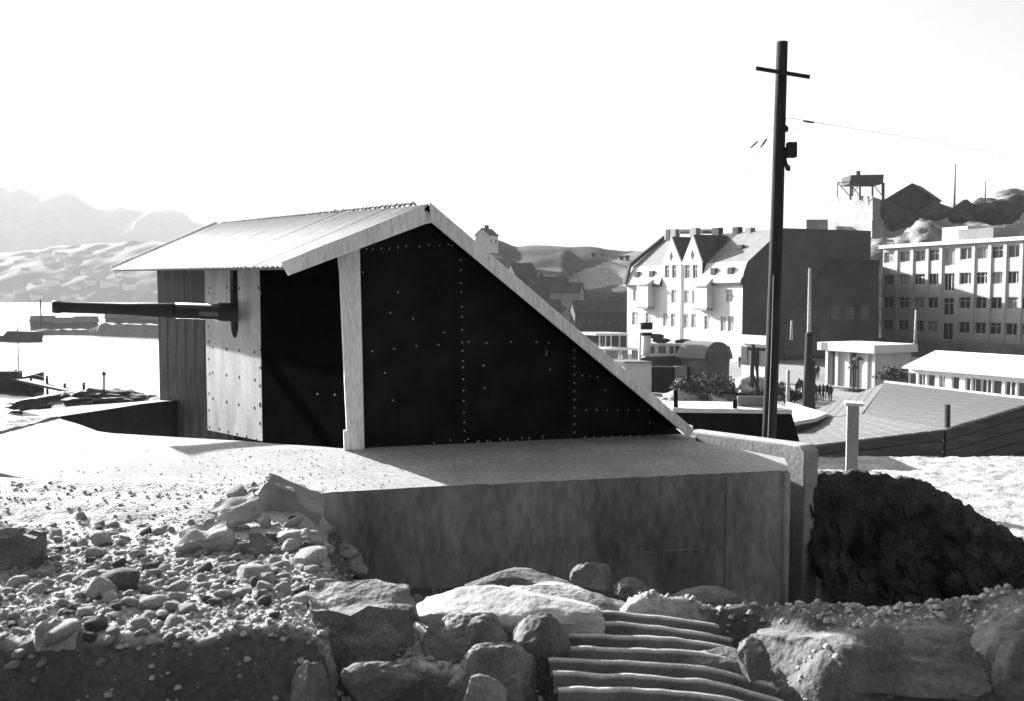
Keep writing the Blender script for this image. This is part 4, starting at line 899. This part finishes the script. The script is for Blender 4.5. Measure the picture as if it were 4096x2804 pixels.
pole('radio_mast', 'short thin mast on the crest of the rocky hill', [P(3940, 810, 215), P(3942, 725, 215)], [.2, .1], 'grey')
# ---- houses in the shade under the quarry
def gable_house(name, label, c, u, L, Wd, H, rh, wm_, rm_, wins=0, chim=False, group=None):
    t = thing(name, label, 'house', c, group); v = Vector((-u.y, u.x, 0)); v = v if v.y > 0 else -v
    bm = B(); fbox(bm, c, u, v, 0, L, 0, Wd, -2, H); obj('wall', bm, wm_, t)
    bm = B()
    for s_ in (1, -1):
        e0 = 0 - .3 if s_ == 1 else Wd + .3
        q = [c + u * a + v * b + UP * z for a, b, z in ((-.3, e0, H - .15), (L + .3, e0, H - .15), (L + .3, Wd / 2, H + rh), (-.3, Wd / 2, H + rh))]; prism(bm, q, UP * .2)
    rf = obj('roof', bm, rm_, t)
    bm = B(); 
    for a in (0.01, L - .01): prism(bm, [c + u * a + v * b + UP * z for b, z in ((0, H), (Wd, H), (Wd / 2, H + rh))], u * (.02 if a < 1 else -.02))
    obj('gable', bm, wm_, t)
    for i in range(wins):
        a = L * (i + .5) / wins
        bm = B(); fbox(bm, c, u, v, a - .5, a + .5, -.05, .02, H * .4, H * .4 + 1.3); obj('window', bm, 'pane', t)
    if chim: bm = B(); fbox(bm, c, u, v, L * .4, L * .4 + 1.2, Wd / 2 - .6, Wd / 2 + .6, H + rh - .8, H + rh + 1.4); obj('chimney', bm, 'slate', rf)
    return t
X = Vector((1, 0, 0))
gable_house('town_house', 'dark house with a wide roof below the quarry', P(2120, 1250, 285), Vector((.96, .28, 0)), 11, 8, 8, 3, 'dgrey', 'slate', 4, True)
gable_house('town_house', 'grey house standing next to the wide dark roof below the quarry', P(2200, 1290, 272), Vector((.97, -.24, 0)), 9, 8, 9, 3, 'grey', 'slate', 3, True)
gable_house('town_house', 'tall grey house with steep roof at the foot of the scarp', P(2060, 1220, 290), Vector((.9, .43, 0)), 8, 8, 10, 3.5, 'dgrey', 'slate', 3)
gable_house('town_house', 'low dark warehouse at the foot of the scarp beside the twin gabled house', P(2300, 1340, 240), Vector((.99, .1, 0)), 16, 9, 6, 3, 'slate', 'slate', 6)
gable_house('town_house', 'small grey house close to the long roof edge below the quarry', P(2130, 1330, 250), Vector((.97, .24, 0)), 9, 8, 6, 3, 'grey', 'slate', 3)
gable_house('hilltop_house', 'white hilltop house with dark chimney on the quarry hill crest', P(1955, 990, 345), Vector((.5, .866, 0)), 7, 6, 4.8, 2.6, 'white', 'slate', 2, True)
for (x, y) in ((2366, 1035), (2480, 985), (2503, 985)):
    q = P(x, y, 370); gable_house('hill_shed', 'tiny dark shed on the bare quarry slope', Vector((q.x, q.y, hmid(q.x, q.y) - .2)), X, 1.4, 1.4, 1.3, .6, 'slate', 'slate', 0, False, 'dark sheds on the quarry slope')
# ---- lookout, hut and bunker on the rocky hill
bk = thing('hilltop_bunker', 'pale rough concrete bunker on the hilltop below the lookout', 'bunker', P(3400, 925, 195))
bm = B(); q = [P(3308, 935, 206), P(3490, 935, 188), P(3490, 786, 188), P(3440, 782, 193), P(3380, 786, 199), P(3312, 792, 206)]; prism(bm, q, Vector((5, 7, 0))); obj('wall', bm, 'bunk', bk)
bm = B(); pxbox(bm, 3488, 3535, 880, 950, 188, 4); obj('step', bm, 'bunk', bk)
bm = B(); pxbox(bm, 3225, 3312, 878, 935, 200, 5); obj('low_wall', bm, 'bunk', bk)
lk = thing('lookout_platform', 'roofed timber lookout on tall posts above the pale bunker', 'lookout', P(3450, 790, 194))
bm = B(); prism(bm, [P(3398, 735, 192), P(3532, 735, 192), P(3536, 698, 193), P(3404, 700, 193)], Vector((0, 5, 0))); obj('roof', bm, 'slate', lk)
for x, d in ((3402, 192.5), (3440, 192.5), (3490, 192.5), (3530, 192.5), (3410, 196.5), (3535, 196.5)):
    bm = B(); tube(bm, [P(x, 800, d), P(x, 730, d)], .2, 6); obj('post', bm, 'slate', lk)
for a, b in (((3402, 735), (3440, 785)), ((3440, 735), (3402, 785)), ((3490, 735), (3530, 785)), ((3350, 730), (3400, 785)), ((3350, 735), (3350, 790)), ((3350, 731), (3402, 727))):
    bm = B(); tube(bm, [P(*a, 192.4), P(*b, 192.4)], .12, 5); obj('brace', bm, 'grey', lk)
bm = B(); tube(bm, [P(3433, 705, 194), P(3433, 684, 194)], .45, 8); obj('chimney', bm, 'slate', lk)
ht = thing('hill_hut', 'dark timber hut with gabled roof on the rocky hill', 'hut', P(3650, 830, 205))
bm = B(); prism(bm, [P(3545, 850, 200), P(3722, 850, 200), P(3722, 790, 200), P(3648, 736, 200), P(3560, 788, 200)], Vector((5, 6, 0))); obj('wall', bm, 'slate', ht)
for a, b in (((3540, 796), (3648, 732)), ((3648, 732), (3730, 788))):
    bm = B(); prism(bm, [P(*a, 199.6), P(*b, 199.6), P(b[0], b[1] + 7, 199.6), P(a[0], a[1] + 7, 199.6)], Vector((5.3, 6.8, 0))); obj('roof', bm, 'slate', ht)
for i, (px, py, r) in enumerate(((3530, 850, 3.4), (3600, 880, 3.2), (3560, 910, 2.6), (3760, 845, 2.8), (3850, 850, 3.4), (3930, 835, 3.0), (4000, 850, 3.6), (4060, 820, 3.0), (3640, 860, 2.6))):
    blob('crag', P(px, py, 196 + i % 3 * 3), (r * 1.5, r, r * .8), 60 + i, ['dark crag of rock below the timber hut', 'dark crag of rock below the radio masts'][px > 3700], 'crag', 'heath' if i != 2 else 'rock_l', 3, .25, 1.8, (0, 0, i), ['crags below the timber hut', 'crags below the radio masts'][px > 3700], 6)
# ---- shrubs
def shrub(c, r, seed, label):
    t = thing('shrub', label, 'shrub', c, 'shrubs along the quay' if 'quay' in label else 'bushes beside the barrack'); rnd = random.Random(seed); bm = B()
    for i in range(420):
        d = Vector((rnd.gauss(0, 1), rnd.gauss(0, 1), abs(rnd.gauss(0, 1)))).normalized() * r * rnd.random() ** .4; d.z *= .8
        d *= 1 + .4 * fbm(d.x * 1.5 + seed, d.y * 1.5, d.z * 1.5)
        q = c + d; a = Vector((rnd.gauss(0, 1), rnd.gauss(0, 1), rnd.gauss(0, 1))).normalized(); b = a.cross(Vector((rnd.gauss(0, 1), rnd.gauss(0, 1), rnd.gauss(0, 1)))).normalized(); s = rnd.uniform(.1, .22)
        bm.faces.new([bm.verts.new(q + a * s), bm.verts.new(q + b * s), bm.verts.new(q - a * s * .6)])
    obj('foliage', bm, 'leaf', t)
    bm = B()
    for i in range(5): tube(bm, [c - UP * .3, c + Vector((rnd.uniform(-.4, .4), rnd.uniform(-.4, .4), .7)) * r], [.06, .02], 5)
    obj('stem', bm, 'boat', t)
for i, (x, y, r) in enumerate(((3560, 1520, 1.6), (3610, 1520, 1.5), (2760, 1575, 1.5), (2905, 1590, 1.5), (2970, 1600, 1.4), (2835, 1600, 1.5), (3140, 1600, 1.3), (3180, 1595, 1.0), (2740, 1560, 1.5), (2815, 1560, 1.9), (2880, 1545, 1.6), (2720, 1600, 1.2), (2940, 1580, 1.6), (3000, 1570, 1.8), (3045, 1590, 1.4), (2780, 1605, 1.3), (3120, 1570, 1.2))):
    shrub(P(x, y, 84 - i % 3), r, 30 + i, 'dark leafy shrub growing among the rubble along the quay' if i > 1 else 'dark bush beside the end of the white barrack')
for i, (x, y, r, m_) in enumerate(((2730, 1575, 1.2, 'rock_l'), (2770, 1590, 1.6, 'rock_l'), (2860, 1600, 1.4, 'rock_l'), (2905, 1595, 1.3, 'stone_d'), (3000, 1530, 1.6, 'rock_l'), (2950, 1605, 1.3, 'rock_l'), (2830, 1615, 1.5, 'stone_d'))):
    blob('rubble_heap', P(x, y + 12, 82 + i % 2), (r * 1.5, r, r * .6), 90 + i, 'heap of pale rubble among the shrubs on the quay', 'rubble', m_, 3, .3, 2, (0, 0, i), 'rubble heaps on the quay', 5)
# ---- people
def person(px, py, D, seed, label, arm=.1):
    f_ = P(px, py, D); rnd = random.Random(seed); h = rnd.uniform(1.65, 1.8); k = h / 1.75; ang = rnd.uniform(-1, 1)
    vs2 = [(0, 0, .95), (0, 0, 1.2), (0, 0, 1.42), (0, 0, 1.52), (0, 0, 1.64), (.18, 0, 1.38), (.24, .02, 1.12), (.22, -.1, .88), (-.18, 0, 1.38), (-.24, .02, 1.12), (-.2, -.05, .86), (.1, 0, .9), (.11, -.03, .5), (.11, .02, .06), (.12, -.14, .03), (-.1, 0, .9), (-.12, .06, .5), (-.11, .1, .06), (-.12, -.04, .03)]
    rad = [.16, .15, .15, .06, .105, .075, .055, .04, .075, .055, .04, .1, .075, .05, .045, .1, .075, .05, .045]
    ed = [(0, 1), (1, 2), (2, 3), (3, 4), (2, 5), (5, 6), (6, 7), (2, 8), (8, 9), (9, 10), (0, 11), (11, 12), (12, 13), (13, 14), (0, 15), (15, 16), (16, 17), (17, 18)]
    me = bpy.data.meshes.new('person'); me.from_pydata([Vector(v) * k for v in vs2], ed, []); me.materials.append(M['cloth'])
    o = bpy.data.objects.new('person', me); C.objects.link(o)
    md = o.modifiers.new('skin', 'SKIN')
    for i, sv in enumerate(me.skin_vertices[0].data): sv.radius = (rad[i] * k, rad[i] * k * .85); sv.use_root = i == 0
    ss = o.modifiers.new('sub', 'SUBSURF'); ss.levels = 1; ss.render_levels = 1
    o.location = f_; o.rotation_euler = (0, 0, ang); return tag(o, label, 'person', 'people standing about the square')
grp = [((3262, 1606), (3278, 1600), (3292, 1604), (3308, 1600), (3322, 1606)), ((3342, 1522), (3362, 1518), (3352, 1526), (3388, 1530)), ((3455, 1538), (3470, 1534), (3484, 1540), (3497, 1540)), ((3266, 1520), (3272, 1512)), ((2958, 1470),), ((3205, 1580), (3196, 1574), (3188, 1590), (3214, 1596))]
labs = ['person in dark clothes in the group beside the thinner utility pole', 'person in dark clothes standing before the pavilion doors', 'person in dark clothes in the group at the corner of the pavilion', 'person in dark clothes in the pair behind the thinner utility pole', 'person in dark clothes by the corner of the twin gabled house', 'person in dark clothes in the group between the two utility poles']
k = 0
for gi, g_ in enumerate(grp):
    for (x, y) in g_:
        q = Zp(x, y, -8.3); person(x, y, q.y, k, labs[gi]); k += 1

# ================================================================== HARBOUR (left)
jt = thing('jetty', 'long narrow timber jetty running out over the bright water', 'jetty', Zp(430, 1585, -10))
j0 = P(455, 1592, 90); j1 = P(-120, 1470, 128); jd = (j1 - j0).normalized(); js = Vector((jd.y, -jd.x, 0)).normalized()
bm = B(); fbox(bm, j0, jd, js, 0, (j1 - j0).length, -.9, .9, -.28, 0, UP); obj('deck', bm, 'boat', jt)
for i in range(9):
    q = lerp(j0, j1, (i + .4) / 9); bm = B(); tube(bm, [Vector((q.x, q.y, -12)), q + UP * (.5 + .5 * (i % 2))], .14, 6); obj('pile', bm, 'boat', jt)
bm = B(); fbox(bm, j0 + UP * .95, jd, js, 0, (j1 - j0).length, -.85, -.80, 0, .05, UP); obj('handrail', bm, 'grey', jt)
lamp(416, 1590, 1500, 91, 'lamp on a thin post at the landward end of the jetty', sz=.25)
bt = thing('moored_boat', 'dark wooden fishing boat moored alongside the jetty', 'boat', Zp(60, 1575, -10))
bm = B(); secs = []
for i in range(9):
    t = i / 8; c = lerp(Zp(-160, 1560, -9.9), Zp(176, 1560, -9.9), t); w = 1.5 * math.sin(math.pi * min(.98, .25 + t * .72)) ; sh2 = .3 + 1.3 * (t - .35) ** 2 * 2
    secs.append([bm.verts.new(c + Vector((0, a * w, z))) for a, z in ((-1, .9 + sh2), (-.8, .1), (0, -.5), (.8, .1), (1, .9 + sh2))])
for i in range(8):
    for j in range(4): bm.faces.new([secs[i][j], secs[i][j + 1], secs[i + 1][j + 1], secs[i + 1][j]])
    bm.faces.new([secs[i][0], secs[i + 1][0], secs[i + 1][4], secs[i][4]])
bm.faces.new(secs[0]); bm.faces.new(secs[8][::-1]); obj('hull', bm, 'boat', bt)
bm = B(); q = Zp(40, 1560, -9.9); fbox(bm, q, X, Vector((0, 1, 0)), -1.2, 1.2, -.8, .8, 1.0, 2.4); obj('wheelhouse', bm, 'slate', bt)
bm = B(); tube(bm, [Zp(78, 1560, -9.9) + UP * .8, Zp(78, 1560, -9.9) + UP * 9], [.09, .04], 6); obj('mast', bm, 'grey', bt)
# rocky foreshore
for i, (px, py, r) in enumerate(((150, 1612, 2.2), (230, 1598, 3.4), (320, 1592, 3.6), (400, 1590, 3.4), (480, 1600, 3.2), (260, 1575, 1.4), (340, 1572, 1.0), (550, 1602, 2.6), (620, 1600, 2.6))):
    blob('shore_rock', P(px, py + 6, 93), (r * 1.3, r * .9, r * .26), 40 + i, 'dark seaweed covered rock on the foreshore below the jetty', 'rock', 'boat', 4, .45, 2.6, (0, 0, i), 'foreshore rocks below the jetty', 5)
# breakwater and hazy craft
bw_ = thing('breakwater', 'long low breakwater across the harbour in the haze', 'breakwater', Zp(350, 1335, -10))
bm = B(); V = []
for i in range(61):
    px = 60 + (1000 - 60) * i / 60; c = Zp(px, 1345 - 6 * math.sin(px * .006), -10); hgt = 1.6 + 1.2 * fbm(px * .03, 2) + 2.0 * smooth(340, 420, px)
    V.append([bm.verts.new(c + Vector((0, -3, -1))), bm.verts.new(c + Vector((0, 0, hgt))), bm.verts.new(c + Vector((0, 5, hgt))), bm.verts.new(c + Vector((0, 8, -1)))])
for i in range(60):
    for j in range(3): bm.faces.new([V[i][j], V[i][j + 1], V[i + 1][j + 1], V[i + 1][j]])
obj('rubble_bank', bm, 'grey', bw_)
for k, (px, L2, h2_) in enumerate(((95, 7, 1.8), (190, 6, 1.2), (270, 7, 1.6), (400, 9, 3), (460, 10, 4.5), (540, 12, 2.5))):
    q = Zp(px, 1332, -10) + Vector((0, 4, 1.8)); gable_house('harbour_shed', 'grey harbour shed standing on the hazy breakwater', q, Vector((.95, .3, 0)).normalized(), L2, 6, h2_, 1.8, 'grey', 'lroof', 0, False, 'sheds on the breakwater')  # lighter greys standing for the haze over the sheds
ml = thing('pier_head', 'dark stone pier head in front of the breakwater', 'pier', Zp(60, 1355, -10))
bm = B(); a, b = Zp(-250, 1366, -10), Zp(118, 1366, -10); prism(bm, [a - UP, b - UP, b + UP * 2.6 + X * 1, b + UP * 2.8 - X * 6, b + UP * 1.5 - X * 7, a + UP * 1.7], Vector((0, 6, 0))); obj('stonework', bm, 'bank', ml)
bm = B(); q = Zp(166, 1340, -10); tube(bm, [q + UP * 2, q + UP * 11], .25, 5); 
tag(obj('beacon_mast', bm, 'bank'), 'slender beacon mast on the hazy breakwater', 'mast')
# village on the far shore
from mathutils.bvhtree import BVHTree
bvh = BVHTree.FromPolygons([v.co.copy() for v in shore.data.vertices], [list(p.vertices) for p in shore.data.polygons])
rnd = random.Random(3)
for i, (px, py, s) in enumerate(((110, 1020, 1), (165, 1025, 1.6), (175, 1050, 1.3), (225, 1030, 1.7), (245, 1055, 1.6), (265, 1060, 1.2), (90, 1085, 1.1), (185, 1135, 1.7), (370, 1115, 1.8), (345, 1130, 1.3), (410, 1140, 1.5), (330, 1090, 1), (440, 1175, 1.2), (60, 1170, 1.4), (290, 1150, 1.2), (500, 1150, 1.5), (560, 1160, 1.4), (470, 1120, 1.2), (130, 1190, 1.3), (250, 1190, 1.2), (540, 1190, 1.6))):
    hit = bvh.ray_cast(Vector((0, 0, EYE)) - shore.location, ray(px, py + 12).normalized())
    if hit[0] is None: continue
    q = hit[0] + shore.location
    gable_house('village_house', 'pale village house on the hillside across the fjord', q - UP * 1, Vector((.66, .75, 0)), 20 * s, 14, 11 * s, 7, 'white' if i % 4 else 'grey', 'lroof' if i % 3 else 'slate', 0, False, 'village houses across the fjord')

# ================================================================== HAZE
bm = B(); hexa(bm, [(x, y, z) for z in (-13, 640) for x, y in ((-4500, -60), (4500, -60), (4500, 6200), (-4500, 6200))])
hz = obj('haze', bm, 'white'); hz.data.materials.clear()
hm = bpy.data.materials.new('haze'); hm.use_nodes = True; hn = hm.node_tree; hn.nodes.clear()
pv_ = hn.nodes.new('ShaderNodeVolumePrincipled'); pv_.inputs['Color'].default_value = (.62, .62, .62, 1); pv_.inputs['Density'].default_value = .00014; pv_.inputs['Anisotropy'].default_value = 0
ho = hn.nodes.new('ShaderNodeOutputMaterial'); hn.links.new(pv_.outputs[0], ho.inputs['Volume']); hz.data.materials.append(hm); hz['kind'] = 'stuff'
hz['label'] = 'thin pale sea haze filling the air over the fjord'; hz['category'] = 'haze'
